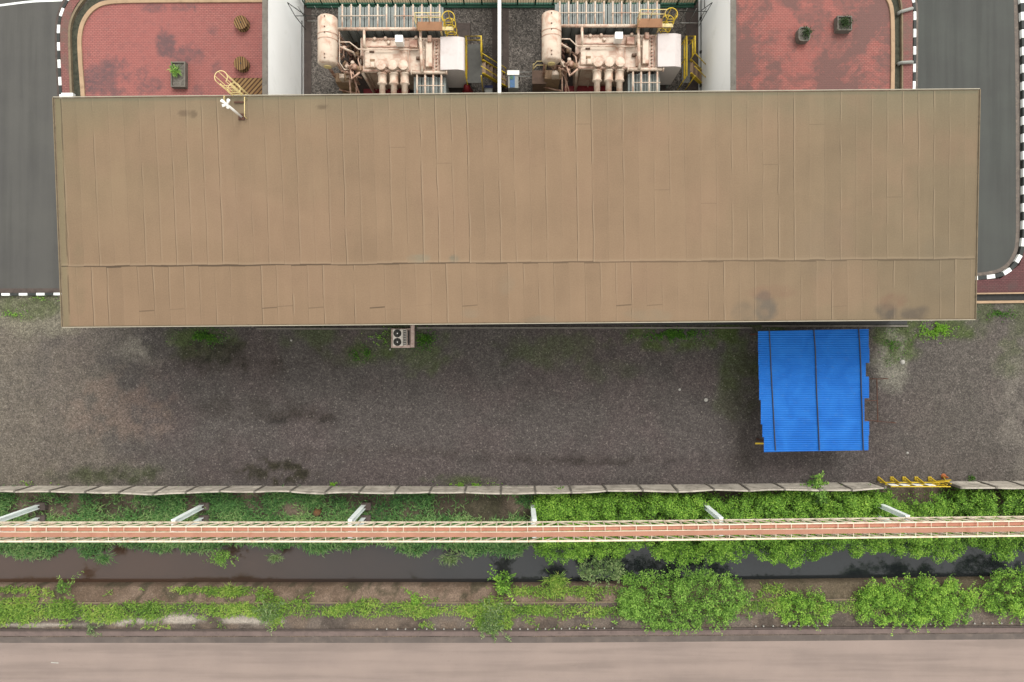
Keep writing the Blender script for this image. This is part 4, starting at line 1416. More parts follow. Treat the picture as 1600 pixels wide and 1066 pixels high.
for i in range(10):
    x_ = p_.x + .25 + i * .44; b.lathe((x_, p_.y, rz + .12), [(0.105, 0), (0.105, 0.035)], 12, axis='X')
b.build('header_pipe', CREAM, tr)
b = MB()
for (x0, x1) in ((531, 601), (615, 686)):
    b.tube([P(x0, 25, rz + .11), P(x1, 24.5, rz + .11)], 0.028, 6)
b.build('tie_bar', CREAM, tr)
# pipes header -> tank
b = MB()
for (px_, yend) in ((569, 70), (657, 66)):
    a_ = P(px_, 47, rz + .1); e_ = P(px_, yend, tz + .5)
    b.tube([a_, e_, (e_.x, e_.y - .08, tz)], 0.075, 10)
    b.lathe((e_.x, e_.y - .06, tz), [(0.15, 0), (0.15, 0.06)], 12)
b.build('connecting_pipe', CREAM, tr)
b = MB()
a_ = P(657, 66, tz + .5); e_ = P(659.5, 113, tz + .35)
b.tube([a_, e_], 0.085, 10); b.build('connecting_pipe', CREAM, tr)
b = MB()
a_ = P(534, 66, 4.0)
b.tube([P(530, 66, 4.2), P(546, 66, 4.1), P(560, 77, 3.8), P(575, 77.5, tz + .3), P(664, 77.5, tz + .3)], 0.038, 8)
b.tube([P(530, 50, 4.2), P(530.5, 98, 4.2), P(538, 109, 4.0), P(545, 109, 3.6)], 0.032, 8)
b.tube([P(530, 73, 4.2), P(552, 82, 3.6), P(556, 92, 3.0)], 0.06, 8)
b.build('oil_pipe', CREAM, tr)
# small-bore rusty pipework beside the tank
rg = random.Random(4)
for k in range(26):
    b = MB()
    x0 = rg.uniform(532, 560); y0 = rg.uniform(72, 112); z0 = rg.uniform(1.6, 3.6)
    pts = [P(x0, y0, z0)]
    for j in range(3):
        x0 = min(566, max(530, x0 + rg.uniform(-11, 13))); y0 = min(132, max(66, y0 + rg.uniform(-14, 17))); z0 = max(.9, min(3.7, z0 + rg.uniform(-.9, .7)))
        pts.append(P(x0, y0, z0))
    b.tube(pts, rg.uniform(0.03, 0.07), 7)
    b.build('small_pipe', rg.choice((PINKCREAM, PINKCREAM, TANBOX, BROWNBOX, RUST)), tr)
for k in range(14):
    b = MB(); c_ = P(rg.uniform(534, 562), rg.uniform(72, 122), rg.uniform(1.8, 3.5)); r_ = rg.uniform(.08, .16)
    b.lathe((c_.x, c_.y, c_.z), [(r_ * .6, -r_), (r_, -r_ * .5), (r_, r_ * .6), (r_ * .5, r_)], 12, axis=rg.choice('ZXY'))
    b.build('valve', rg.choice((PINKCREAM, CREAM, TANBOX, BROWNBOX)), tr)
for k, (x0, y0, x1, y1, z0, z1) in enumerate(((566, 113, 585, 145, tz - .1, .6), (540, 112, 565, 122, 3.4, 2.6), (552, 120, 562, 148, 2.4, 2.2), (530, 140, 560, 147, 1.0, 1.0), (545, 112, 548, 148, 2.9, 2.6), (557, 118, 557, 150, 2.2, 2.2))):
    b = MB(); b.tube([P(x0, y0, z0), P(x1, y1, z1)], 0.05 if k else 0.09, 8); b.build('pipe', PINKCREAM if k else CREAM, tr)
b = MB(); p_, q_ = P(568, 150, .5), P(640, 139, .5); b.box((p_.x, p_.y - .5, .32), (q_.x, q_.y, .5)); b.build('base_frame', REDPAINT, tr)
# cabinet under conservator
p_, q_ = P(524, 124, 2.2), P(548, 114, 2.2)
b = MB(); b.box((p_.x, p_.y - .15, 0.3), (q_.x, q_.y, 2.2), 0, 0.03); b.build('marshalling_box', TANBOX, tr)
p_, q_ = P(530, 122, 2.9), P(547, 115, 2.9)
b = MB(); b.box((p_.x, p_.y, 2.25), (q_.x, q_.y, 2.9), 0, 0.03); b.build('relay_box', CREAM, tr)
# platform and railing
pz = 4.1
p_, q_ = P(652, 47.5, pz), P(691, 34, pz)
b = MB(); b.box((p_.x, p_.y, pz - .08), (q_.x, q_.y, pz)); plat = b.build('platform', ORANGEFLOOR, tr)
b = MB()
for z_ in (pz + .5, pz + 1.0):
    b.tube([(p_.x, p_.y + .1, z_), (p_.x, q_.y, z_), (q_.x, q_.y, z_)], 0.025, 6)
for (xx, yy) in ((p_.x, p_.y + .1), (p_.x, q_.y), ((p_.x + q_.x) / 2, q_.y), (q_.x, q_.y)):
    b.tube([(xx, yy, pz), (xx, yy, pz + 1.0)], 0.025, 6)
b.build('railing', PALEYELLOW, plat)
b = MB()
for (xx, yy) in ((p_.x + .1, p_.y + .1), (q_.x - .1, p_.y + .1), (p_.x + .1, q_.y - .1), (q_.x - .1, q_.y - .1)):
    b.bar((xx, yy, rz - .3), (xx, yy, pz - .08), 0.08)
b.build('platform_leg', PALEYELLOW, plat)
# terminal / cable box east
bz = 3.7
p_, q_ = P(688, 108.5, bz), P(725.5, 57, bz)
b = MB()
x0, x1, y0, y1 = p_.x, q_.x, p_.y, q_.y
prof = [(x0, bz - .05), (x0 + (x1 - x0) * .72, bz), (x1 - .05, bz - .12), (x1, bz - .22)]
vs = [(xx, y0, zz) for xx, zz in prof] + [(xx, y1, zz) for xx, zz in prof]
vs += [(x0, y0, 1.0), (x1, y0, 1.0), (x0, y1, 1.0), (x1, y1, 1.0)]
b.add(vs, [(0, 1, 5, 4), (1, 2, 6, 5), (2, 3, 7, 6), (0, 8, 9, 3, 2, 1), (4, 5, 6, 7, 11, 10), (0, 4, 10, 8), (3, 9, 11, 7), (8, 10, 11, 9)])
cb = b.build('cable_box', plain('pale_pink_cabinet_paint', S(240, 228, 222, 1.0), .55, 0, S(214, 196, 186, .9), .4, .8, .04), tr)
b = MB()
for (xx, yy) in ((x0 + .1, y0 + .1), (x1 - .1, y0 + .1), (x0 + .1, y1 - .1), (x1 - .1, y1 - .1)):
    b.bar((xx, yy, 0.3), (xx, yy, 1.0), 0.12)
b.build('leg', RADGREY, cb)
# south radiators
rz2 = 3.1
for i in range(4):
    xa = 646.5 + i * 12.8; xb = xa + 11.6
    p_, q_ = P(xa, 152, rz2), P(xb, 119, rz2)
    b = MB(); w_ = (q_.x - p_.x) / 3
    for k in range(3):
        b.box((p_.x + k * w_, p_.y - .3, 0.6), (p_.x + (k + 1) * w_, q_.y - (0 if k == 1 else .04), rz2 - (.0 if k == 1 else .04)), 0, 0.02)
    b.build('radiator', RADGREY, tr)
    xm_ = P(651.5 + i * 12.7, 120, rz2 + .3).x
    ya = P(0, 113, rz2 + .3).y
    b = MB(); b.tube([(xm_, ya, rz2 + .3), (xm_, p_.y - .3, rz2 + .25)], 0.055, 8); b.build('radiator_pipe', CREAM, tr)
p_, q_ = P(642, 113.5, rz2 + .35), P(699, 113.5, rz2 + .35)
b = MB(); b.tube([p_, q_], 0.095, 12)
for f in (0, .97): b.lathe((p_.x + (q_.x - p_.x) * f, p_.y, rz2 + .35), [(0.14, 0), (0.14, .06)], 12, axis='X')
b.build('header_pipe', CREAM, tr)
b = MB(); b.tube([P(652, 134, rz2 + .32), P(694, 134, rz2 + .32)], 0.03, 6); b.build('tie_bar', CREAM, tr)

# second transformer: a copy with its own label
tr2 = copy_tree(tr)
tr2.location = (T0.x + 11.9, T0.y + 0.17, 0)
tr2['label'] = 'cream power transformer with rusty pipework beside the right firewall'
DX = Vector((11.9, 0.17, 0))

# caged ladders at the platforms
base = P(703, 42, 3.6)
cl = thing('caged_ladder', 'yellow caged ladder leaning beside the left transformer platform', 'ladder', (base.x, base.y, 0), 'yellow ladders at the transformer platforms')
b = MB()
for s in (-.2, .2): b.tube([(base.x + s, base.y - .2, .3), (base.x + s, base.y - .2, 4.9)], 0.03, 6)
b.build('stringer', YELLOW, cl)
for k in range(15):
    b = MB(); b.tube([(base.x - .2, base.y - .2, .5 + k * .29), (base.x + .2, base.y - .2, .5 + k * .29)], 0.018, 6)
    b.build('rung', YELLOW, cl)
for zz in (2.2, 3.0, 3.8, 4.6):
    b = MB(); b.tube([(base.x + .33 * math.cos(a), base.y + .05 + .33 * math.sin(a), zz) for a in np.linspace(R(-50), R(230), 15)], 0.024, 6); b.build('cage_hoop', YELLOW, cl)
for a in np.linspace(R(-50), R(230), 5):
    b = MB(); b.tube([(base.x + .33 * math.cos(a), base.y + .05 + .33 * math.sin(a), 2.2), (base.x + .33 * math.cos(a), base.y + .05 + .33 * math.sin(a), 4.6)], 0.02, 6); b.build('cage_bar', YELLOW, cl)
b = MB(); p_ = P(692, 47, 4.05); b.box((p_.x - .05, p_.y, 3.97), (base.x + .22, base.y - .2, 4.05)); b.build('landing', PALEYELLOW, cl)
cl2 = copy_tree(cl)
cl2.location = cl.location + DX + Vector((0.0, 0, 0))
cl2['label'] = 'yellow caged ladder standing beside the right transformer platform'




def stair_unit(x0, lab, name='stair_platform', mirror=1, wide=1.0):
    """yellow railed access platform with open-tread steps east of a cable box"""
    o_ = Vector((x0, P(0, 105, 1.5).y, 0))
    t = thing(name, lab, 'stairs', o_)
    z = 2.0
    w, l = 0.85 * wide, 2.2
    b = MB(); b.box((o_.x, o_.y - l / 2, z - .06), (o_.x + w, o_.y + l / 2, z)); b.build('deck', GRATING, t)
    b = MB()
    for zz in (z + .55, z + 1.05):
        b.tube([(o_.x, o_.y - l / 2, zz), (o_.x, o_.y + l / 2, zz), (o_.x + w, o_.y + l / 2, zz), (o_.x + w, o_.y + .2, zz)], 0.05, 6)
    for (xx, yy) in ((0, -l / 2), (0, 0), (0, l / 2), (w, l / 2), (w, .2), (w, -l / 2)):
        b.tube([(o_.x + xx, o_.y + yy, 0), (o_.x + xx, o_.y + yy, z + 1.05)], 0.03, 6)
    b.build('railing', YELLOW, t)
    b = MB()
    for yy in (-.55, .2):
        b.bar((o_.x + w, o_.y + yy, z), (o_.x + w + 1.35, o_.y + yy - .1, .15), 0.06, 0.22)
        b.tube([(o_.x + w, o_.y + yy, z + 1.0), (o_.x + w + 1.35, o_.y + yy - .1, 1.1), (o_.x + w + 1.35, o_.y + yy - .1, .15)], 0.028, 6)
    b.build('stringer', YELLOW, t)
    for k in range(7):
        f = (k + .5) / 7
        b = MB(); b.box((o_.x + w + f * 1.35 - .11, o_.y - .6, z - f * 1.85 - .02), (o_.x + w + f * 1.35 + .11, o_.y + .15, z - f * 1.85 + .02)); b.build('tread', BROWNBOX if k % 2 else TANBOX, t)
    return t


stair_unit(P(729, 100, 2.5).x, 'yellow railed stair platform between the left cable box and the dividing wall')
stair_unit(P(1069, 100, 2.5).x, 'yellow railed stair platform beside the right firewall', wide=0.55)
# red riser pipes
b = MB(); p_ = P(729, 132, 1.5)
b.tube([(p_.x, p_.y - 1.6, .5), (p_.x, p_.y - .2, .5), (p_.x, p_.y, 1.2), (p_.x, P(0, 82, 2.8).y, 2.6), ], 0.11, 10)
b.lathe((p_.x + .02, p_.y - .15, 0), [(0.32, 0), (0.32, .8), (0.22, 1.1), (0.2, 1.5), (0.12, 1.7), (0.0, 1.75)], 18)
tag(b.build('fire_hydrant_riser', REDPAINT), 'red fire water riser beside the left cable box', 'hydrant')
# brown cabinet and blue box in the right bay
p_, q_ = P(833, 130, 1.7), P(853, 112, 1.7)
cab = thing('control_cabinet', 'brown steel control cabinet with yellow rails in the right bay', 'cabinet', ((p_.x + q_.x) / 2, (p_.y + q_.y) / 2, 0))
b = MB(); b.box((p_.x, p_.y, 0.15), (q_.x, q_.y, 1.7), 0, 0.04); b.build('cabinet_body', BROWNBOX, cab)
b = MB(); b.box((p_.x - .06, p_.y - .05, 1.7), (q_.x + .06, q_.y + .05, 1.74)); b.build('cabinet_roof', BROWNBOX, cab)
b = MB()
for z_ in (1.75, 2.3):
    b.tube([(p_.x, q_.y + .12, z_), (p_.x + .2, q_.y + .35, z_), (q_.x, q_.y + .35, z_)], 0.026, 6)
for xx in (p_.x, q_.x): b.tube([(xx, q_.y + .2, 0), (xx, q_.y + .2, 2.3)], 0.026, 6)
b.build('railing', PALEYELLOW, cab)
p_, q_ = P(794, 140, 1.9), P(810, 113, 1.9)
bx = thing('portable_cabin', 'small blue and green fronted booth next to the dividing wall', 'booth', ((p_.x + q_.x) / 2, (p_.y + q_.y) / 2, 0))
b = MB(); b.box((p_.x, q_.y - .9, 0.05), (q_.x, q_.y, 1.9)); b.build('body', GREYRAIL, bx)
b = MB(); b.box((p_.x - .05, q_.y - .18, 1.9), (q_.x + .05, q_.y + .08, 1.98)); b.build('roof_edge', WHITE, bx)
b = MB(); b.box((p_.x + .1, q_.y - .88, 1.9), (p_.x + .38, q_.y - .2, 1.93)); b.build('door', BLUEPAINT, bx)
b = MB(); b.box((p_.x + .1, q_.y - .42, 1.93), (p_.x + .3, q_.y - .22, 1.95)); b.build('vent', GREENPAINT, bx)
p_, q_ = P(757, 148, .9), P(770, 134, .9)
b = MB(); b.box((p_.x, p_.y, .05), (q_.x, q_.y, .9), 0, .05); b.box((p_.x, q_.y - .14, .9), (q_.x, q_.y, .97), 1)
tag(b.build('storage_bin', [GREYRAIL, plain('navy_lid', S(50, 60, 120), .6)]), 'grey storage bin with a navy lid at the roof edge left of the dividing wall', 'bin')
b = MB()
for yy in (113.5, 120):
    b.tube([P(790, yy, 1.1), P(836, yy - 1, 1.1)], 0.024, 6)
for xx in (790, 812, 835):
    a_ = P(xx, 113.5, 1.1); b.tube([a_, (a_.x, a_.y, 0)], 0.024, 6)
tag(b.build('bay_railing', GREYRAIL), 'thin grey railing between the booth and the brown cabinet', 'railing')
# tan cable box at the left transformer west foot
# ------------------------------------------------------------------ air conditioner
p_, q_ = P(612, 542, .55), P(634, 513.5, .55)
ac = thing('air_conditioner', 'off white outdoor air conditioner with two round fans on a concrete pad', 'air conditioner', ((p_.x + q_.x) / 2, (p_.y + q_.y) / 2, 0))
a_, c_ = P(611, 543.5, .12), P(643, 513, .12)
b = MB(); b.box((a_.x, a_.y, 0), (c_.x - .06, c_.y, .12), 0, .02); b.build('pad', PINKCONC, ac)
b = MB(); b.box((p_.x + .06, p_.y + .05, .12), (p_.x + .66, q_.y - .03, .55), 0, .03); b.build('casing', ACWHITE, ac)
cy = (p_.y + q_.y) / 2
for s in (-1, 1):
    cc = (p_.x + .34, cy + s * .255, .55)
    b = MB(); b.lathe(cc, [(0.235, -.03), (0.235, .012), (0.2, .012), (0.2, -.0)], 28); f_ = b.build('fan_shroud', BLACKISH, ac)
    b = MB()
    for k in range(7):
        a = 2 * math.pi * k / 7
        e1 = Vector((math.cos(a), math.sin(a), 0)); e2 = Vector((math.cos(a + .55), math.sin(a + .55), 0)); c0 = Vector(cc) + Vector((0, 0, .02))
        b.add([c0 + e1 * .05, c0 + e1 * .19, c0 + e2 * .19 + Vector((0, 0, -.015)), c0 + e2 * .05 + Vector((0, 0, -.015))], [(0, 1, 2, 3)])
    b.build('fan_blade', GRATING, f_)
    b = MB(); b.lathe((cc[0], cc[1], .565), [(0.04, 0), (0.04, .015), (0.0, .02)], 14); b.build('fan_hub', WHITE, f_)
b = MB(); b.box((p_.x + .68, p_.y + .08, .12), (p_.x + .86, q_.y - .05, .5))
b.build('side_frame', ACWHITE, ac)
b = MB(); 
for k in range(9): b.box((p_.x + .69, p_.y + .12 + k * .1, .5), (p_.x + .85, p_.y + .18 + k * .1, .515))
b.build('louvre', BLACKISH, ac)
b = MB(); b.box((p_.x + .90, p_.y + .10, .121), (p_.x + 1.0, q_.y - .1, .135)); b.build('dark_pit_strip', DARKSTEEL, ac)  # flat dark strip standing in for the dark of a pit
p_, q_ = P(641.5, 543, .3), P(647, 508, .3)
b = MB(); b.box((p_.x, p_.y, 0), (q_.x, q_.y, .3), 0, .02)
tag(b.build('concrete_beam', PINKCONC), 'narrow pink stained concrete beam along the air conditioner pad', 'beam')
p_ = P(609.5, 546, .04); b = MB(); b.lathe((p_.x, p_.y, 0), [(0.05, 0), (0.06, .03), (0.03, .07), (0, .08)], 9)
tag(b.build('stone', STONE), 'small white stone on the gravel by the air conditioner', 'stone')
for (px_, py_, s, lab) in ((1062, 609, .08, 'white stone on the dark gravel between the roof and the fence'), (1103, 625, .12, 'pale flat stone on the gravel left of the blue shed'), (455, 532, .07, 'small white pebble on the gravel just below the roof'),
                           (1418, 708, .08, 'pale stone on the gravel right of the blue shed'), (1410, 566, .16, 'pale broken stone slab beside the weeds right of the blue shed')):
    p_ = P(px_, py_, .03); b = MB(); b.lathe((p_.x, p_.y, 0), [(s * .9, 0), (s, s * .3), (s * .5, s * .7), (0, s * .8)], 7)
    o = b.build('stone', STONE); tag(o, lab, 'stone')

# ------------------------------------------------------------------ blue shed
zn, zs = 2.75, 2.35
sh = thing('shed', 'open shed with a bright blue corrugated sheet roof and dark battens', 'shed', (P(1270, 610, 2.5).x, P(1270, 610, 2.5).y, 0))
srl = ROOT[sh.name]
rows = [(516, 545, 1184, 1357), (545, 567, 1184.5, 1358), (567, 590, 1185, 1352.5), (590, 622, 1186, 1357.5), (622, 660, 1188.5, 1350.5), (660, 680, 1191, 1358), (680, 703.5, 1193.5, 1357)]


def shed_z(py):
    return zn + (zs - zn) * (py - 516) / 187.0


for ri, (ya, yb, xa, xb) in enumerate(rows):
    xm_ = 1262 + random.uniform(-9, 9)
    for si, (x0, x1) in enumerate(((xa, xm_ + 4), (xm_, xb))):
        P0 = [P(x0, ya, shed_z(ya)), P(x1, ya, shed_z(ya)), P(x1, yb, shed_z(yb)), P(x0, yb, shed_z(yb))]
        tilt = -1.6 if ri < 99 else 0
        ny = 60
        lenY = (P0[0].y - P0[3].y)
        ys_ = np.linspace(0, 1, max(20, int(lenY / 0.016)))
        us = np.linspace(0, 1, 7)
        Ug, Yg = np.meshgrid(us, ys_)
        sk = (1 - Ug) * 0.0
        Xs = (P0[0].x * (1 - Ug) + P0[1].x * Ug) * (1 - Yg) + (P0[3].x * (1 - Ug) + P0[2].x * Ug) * Yg
        Ysx = P0[0].y * (1 - Yg) + (P0[3].y - 0.06) * Yg + (Ug - .5 + (si - .5)) * 0.055
        Zs = P0[0].z * (1 - Yg) + P0[3].z * Yg + 0.017 * np.sin(Ysx * 2 * np.pi / 0.125) + (0.012 if si == 0 else 0.0) + (len(rows) - ri) * 0.004
        Zs = Zs + (fbm(Xs, Ysx, 1.2, 70 + ri) - .5) * 0.03
        Vv = np.stack([Xs.ravel() - srl.x, Ysx.ravel() - srl.y, Zs.ravel() - srl.z], 1)
        np_mesh('roof_sheet', Vv, grid_faces(7, len(ys_)), BLUE, {}, True, None, sh)
for (xt, xb_) in ((1202, 1212), (1272, 1280.5), (1342, 1349.5)):
    b = MB()
    pts = [P(xt + (xb_ - xt) * f + random.uniform(-.6, .6), 513 + 191 * f, shed_z(513 + 191 * f) + 0.07) for f in np.linspace(0, 1, 7)]
    for i in range(6): b.bar(pts[i], pts[i + 1], 0.042, 0.05)
    b.build('batten', DARKSTEEL, sh)
for (xx, yy) in ((1200, 522), (1345, 522), (1206, 695), (1345, 695), (1272, 522), (1278, 695)):
    p_ = P(xx, yy, shed_z(yy)); b = MB(); b.bar((p_.x, p_.y, 0), (p_.x, p_.y, shed_z(yy) - .06), 0.09); b.build('post', RUST, sh)
b = MB()
for yy in (520, 610, 698):
    b.bar(P(1196, yy, shed_z(yy) - .08), P(1349, yy, shed_z(yy) - .08), 0.06, 0.08)
b.build('beam', RUST, sh)
b = MB(); b.bar(P(1180, 693, .9), P(1215, 693, .9), 0.09, 0.06)
b.bar(P(1205, 693, .0), P(1205, 693, .9) - Vector((0, 0, .03)), 0.06)
tag(b.build('yellow_beam', YELLOW), 'yellow beam end sticking out from under the blue shed roof', 'beam')
b = MB()
z_ = .5
for (a_, c_) in (((1352, 592), (1388, 592)), ((1370, 592), (1371.5, 660)), ((1350, 626), (1370, 626)), ((1350, 656), (1400, 661))):
    b.bar(P(*a_, z_), P(*c_, z_), 0.045)
for (xx, yy) in ((1370, 592), (1371.5, 659), (1388, 592), (1400, 661)):
    a_ = P(xx, yy, z_); b.bar((a_.x, a_.y, 0), (a_.x, a_.y, z_ - .03), 0.045)
tag(b.build('rusty_rack', RUST), 'rusty thin steel frame standing right of the blue shed', 'rack')

# ------------------------------------------------------------------ concrete fence
FBY = -8.74
FHT = 1.65


def fence_y(xx):
    return FBY + off(xx) * 0.85


def concrete_fence(pxs, lab, seed):
    rg = random.Random(seed)
    xs = [(p - 800) * K * (CAM_H - 0.8) for p in pxs]
    t = thing('concrete_fence', lab, 'fence', ((xs[0] + xs[-1]) / 2, fence_y(xs[0]), 0), 'concrete slat fence along the yard')
    lean = [rg.uniform(-.07, .07) - 0.08 * math.exp(-((x_ + 22.5) / 2.2) ** 2) for x_ in xs]
    for i, x_ in enumerate(xs):
        b = MB(); y_ = fence_y(x_)
        b.bar((x_, y_ + 0.03, -.05), (x_, y_ + 0.03 + lean[i], FHT + .03), 0.11, 0.13); b.build('post', CONC, t)
    for i in range(len(xs) - 1):
        x0, x1 = xs[i] + .045, xs[i + 1] - .045
        y0, y1 = fence_y(xs[i]), fence_y(xs[i + 1])
        b = MB()
        ns = 4
        sag = rg.uniform(-.03, .03)
        for k in range(ns):
            z0, z1 = FHT * k / ns + .004, FHT * (k + 1) / ns - .004
            nseg = 4
            dj = rg.uniform(-.015, .015)
            for s in range(nseg):
                fa, fb = s / nseg, (s + 1) / nseg

                def pt(f, z, e):
                    l = (lean[i] * (1 - f) + lean[i + 1] * f) * z / FHT
                    return (x0 + (x1 - x0) * f, y0 + (y1 - y0) * f + l + e + dj + sag * math.sin(f * math.pi) * z / FHT, z + 0.02 * math.sin(f * 3 + i) * (k == ns - 1))
                t_ = 0.04
                vs = [pt(fa, z0, -t_), pt(fb, z0, -t_), pt(fb, z1, -t_), pt(fa, z1, -t_), pt(fa, z0, t_), pt(fb, z0, t_), pt(fb, z1 - .02, t_), pt(fa, z1 - .02, t_)]
                fs = [(0, 1, 2, 3), (5, 4, 7, 6), (3, 2, 6, 7), (1, 0, 4, 5)]
                if s == 0: fs.append((0, 3, 7, 4))
                if s == nseg - 1: fs.append((1, 5, 6, 2))
                b.add(vs, fs)
        b.build('panel', FENCECONC, t)
    return t


concrete_fence([-67, -14, 39, 93, 147, 199, 251, 301, 353, 406, 461, 514, 566, 621, 674, 728, 783, 836, 891, 945, 1000, 1054, 1109, 1163, 1217, 1271, 1320, 1371],
               'long weathered concrete slat fence running from the left edge to the yellow gate', 5)
concrete_fence([1487, 1541, 1590, 1643, 1697], 'short weathered concrete slat fence right of the yellow gate', 9)
# yellow gate in the gap
gx0, gx1 = P(1371, 750, 0).x, P(1460, 750, 0).x
gy_ = P(0, 751, 0).y
yg = thing('barrier_gate', 'yellow steel gate with white plates filling the gap in the concrete fence', 'gate', ((gx0 + gx1) / 2, gy_, 0))
pxs = [1372, 1393, 1412, 1431, 1452]
for i, p_ in enumerate(pxs):
    a_ = P(p_, 751, 0)
    b = MB(); b.bar((a_.x, a_.y, 0), (a_.x, a_.y, 1.65), 0.06); b.build('post', YELLOW, yg)
    b = MB(); w_ = .045 if i == 0 else .10
    b.box((a_.x - w_, a_.y - .0, 0.0), (a_.x + w_, a_.y + .24, .12), 0, .05)
    b.bar((a_.x, a_.y + .2, .1), (a_.x, a_.y, .9), .07); b.build('foot', YELLOW, yg)
b = MB()
for z_ in (.45, 1.05, 1.62):
    b.tube([(gx0 - .1, gy_ - .02, z_), (P(1458, 751, 0).x, gy_ - .02, z_)], 0.035, 6)
b.build('rail', YELLOW, yg)
for p_ in (1386.5, 1404, 1424, 1444):
    a_ = P(p_, 757, 1.1); 
    b = MB(); b.box((a_.x - .02, gy_ + .02, 1.10), (a_.x + .40, gy_ + .035, 1.6)); b.build('white_plate', WHITE, yg)
b = MB()
for (a_, c_) in (((1457, 753, .5), (1486, 750, 1.2)), ((1456, 755, 1.0), (1484, 752, 1.5)), ((1458, 752, .1), (1466, 758, 1.5)), ((1466, 752, .1), (1480, 757, 1.4)), ((1474, 745, .1), (1478, 751, 1.2)), ((1472, 750, .1), (1486, 756, 1.3))):
    b.bar(P(*a_), P(*c_), 0.05)
tag(b.build('leaning_frame', YELLOW), 'bent yellow bars leaning against the right end of the yellow gate', 'frame')
b = MB(); a_ = P(1474, 744, 0); b.lathe((a_.x, a_.y, 0), [(0.16, 0), (0.16, .03), (0.1, .05), (0.04, .45), (0.0, .47)], 14)
tag(b.build('traffic_cone', plain('orange_cone', S(210, 120, 60), .6, 0, S(160, 90, 50), .4, 4)), 'faded orange cone by the bent yellow bars', 'cone')

# ------------------------------------------------------------------ pipe bridge
br = thing('pipe_bridge', 'long salmon decked truss bridge on white posts along the canal', 'truss bridge', (0, -10.2, 0))
YN, YS_, ZB, ZT = -9.87, -10.65, 3.8, 4.7


def bo(x_):
    return off(x_) * 0.93


xs = np.arange(-33.0, 33.01, 0.825)
NPAN = len(xs) - 1


def chord(y_, z_, w_, nm, m_):
    b = MB()
    for i in range(0, NPAN, 4):
        j = min(NPAN, i + 4)
        b.bar((xs[i], y_ + bo(xs[i]), z_), (xs[j], y_ + bo(xs[j]), z_), w_, w_)
    return b.build(nm, m_, br)


chord(YN, ZB, .06, 'bottom_chord', TRUSSPAINT)
chord(YN, ZT, .065, 'top_chord', TRUSSPAINT)
chord(YS_, ZB, .06, 'bottom_chord', TRUSSPAINT)
chord(YS_, ZT, .085, 'top_chord', TRUSSPAINT)
for (y_, sgn) in ((YN, 1), (YS_, 1)):
    b = MB()
    for i in range(NPAN + 1):
        b.bar((xs[i], y_ + bo(xs[i]), ZB), (xs[i], y_ + bo(xs[i]), ZT), 0.058)
    for i in range(NPAN):
        j = i + 1
        a_, c_ = (i, j) if xs[i] < 3 else (i, j)
        if xs[i] < 2:
            b.bar((xs[i], y_ + bo(xs[i]), ZT), (xs[j], y_ + bo(xs[j]), ZB), 0.058)
        else:
            b.bar((xs[i], y_ + bo(xs[i]), ZB), (xs[j], y_ + bo(xs[j]), ZT), 0.058)
    b.build('lattice', TRUSSPAINT, br)
for i in range(0, NPAN + 1):
    b = MB()
    b.bar((xs[i], YN + bo(xs[i]), ZT + .02), (xs[i], YS_ + bo(xs[i]), ZT + .02), 0.028, 0.03)
    b.build('cross_tie', TRUSSPAINT, br)


def deck(ya, yb, z0, z1, nm, m_):
    b = MB()
    for i in range(0, NPAN, 4):
        j = min(NPAN, i + 4)
        A = [(xs[i], ya + bo(xs[i])), (xs[j], ya + bo(xs[j])), (xs[j], yb + bo(xs[j])), (xs[i], yb + bo(xs[i]))]
        b.prism(A, z0, z1)
    return b.build(nm, m_, br, True)


deck(YN - 0.045, YN - 0.27, ZT - .16, ZT - .12, 'walkway_plate', SALMONDARK)
deck(YN - 0.285, YN - 0.545, ZT - .10, ZT + .05, 'duct_cover', SALMON)
deck(YN - 0.265, YN - 0.29, ZT - .02, ZT + .065, 'edge_angle', TRUSSPAINT)


def ibeam(b, x_, y_, z0, z1, w=.26, d=.24, t=.035):
    b.box((x_ - w / 2, y_ + d / 2 - t, z0), (x_ + w / 2, y_ + d / 2, z1))
    b.box((x_ - w / 2, y_ - d / 2, z0), (x_ + w / 2, y_ - d / 2 + t, z1))
    b.box((x_ - .02, y_ - d / 2 + t, z0), (x_ + .02, y_ + d / 2 - t, z1))


for p_ in (-192, 65, 319, 570, 832, 1097, 1362, 1625):
    a_ = P(p_, 792, 0)
    for (y_, s) in ((YN + bo(a_.x), 0), (YS_ + bo(a_.x) + .02, 1)):
        b = MB(); ibeam(b, a_.x, y_ if s else y_, .35, ZB - .05)
        b.build('post', POSTPAINT, br)
        b = MB(); b.box((a_.x - .18, y_ - .22, 0), (a_.x + .42, y_ + .24, .36), 0, .03); b.build('footing', DARKCONC, br)
    b = MB(); b.bar((a_.x, YN + bo(a_.x) + .1, ZB - .09), (a_.x, YS_ + bo(a_.x) - .1, ZB - .09), .2, .12); b.build('crosshead', POSTPAINT, br)

# ------------------------------------------------------------------ vegetation
def scatter(x0, x1, y0, y1, dens, keep, rng):
    n = int((x1 - x0) * (y1 - y0) * dens)
    X = rng.random(n) * (x1 - x0) + x0
    Y = rng.random(n) * (y1 - y0) + y0
    k = rng.random(n) < keep(X, Y)
    return X[k], Y[k]


def offv(X):
    return np.maximum(0, X - 1.2) * 0.0125


rng = np.random.default_rng(21)


def ground_z(X, Y):
    return np.interp(Y - offv(X), prof_y, prof_z)


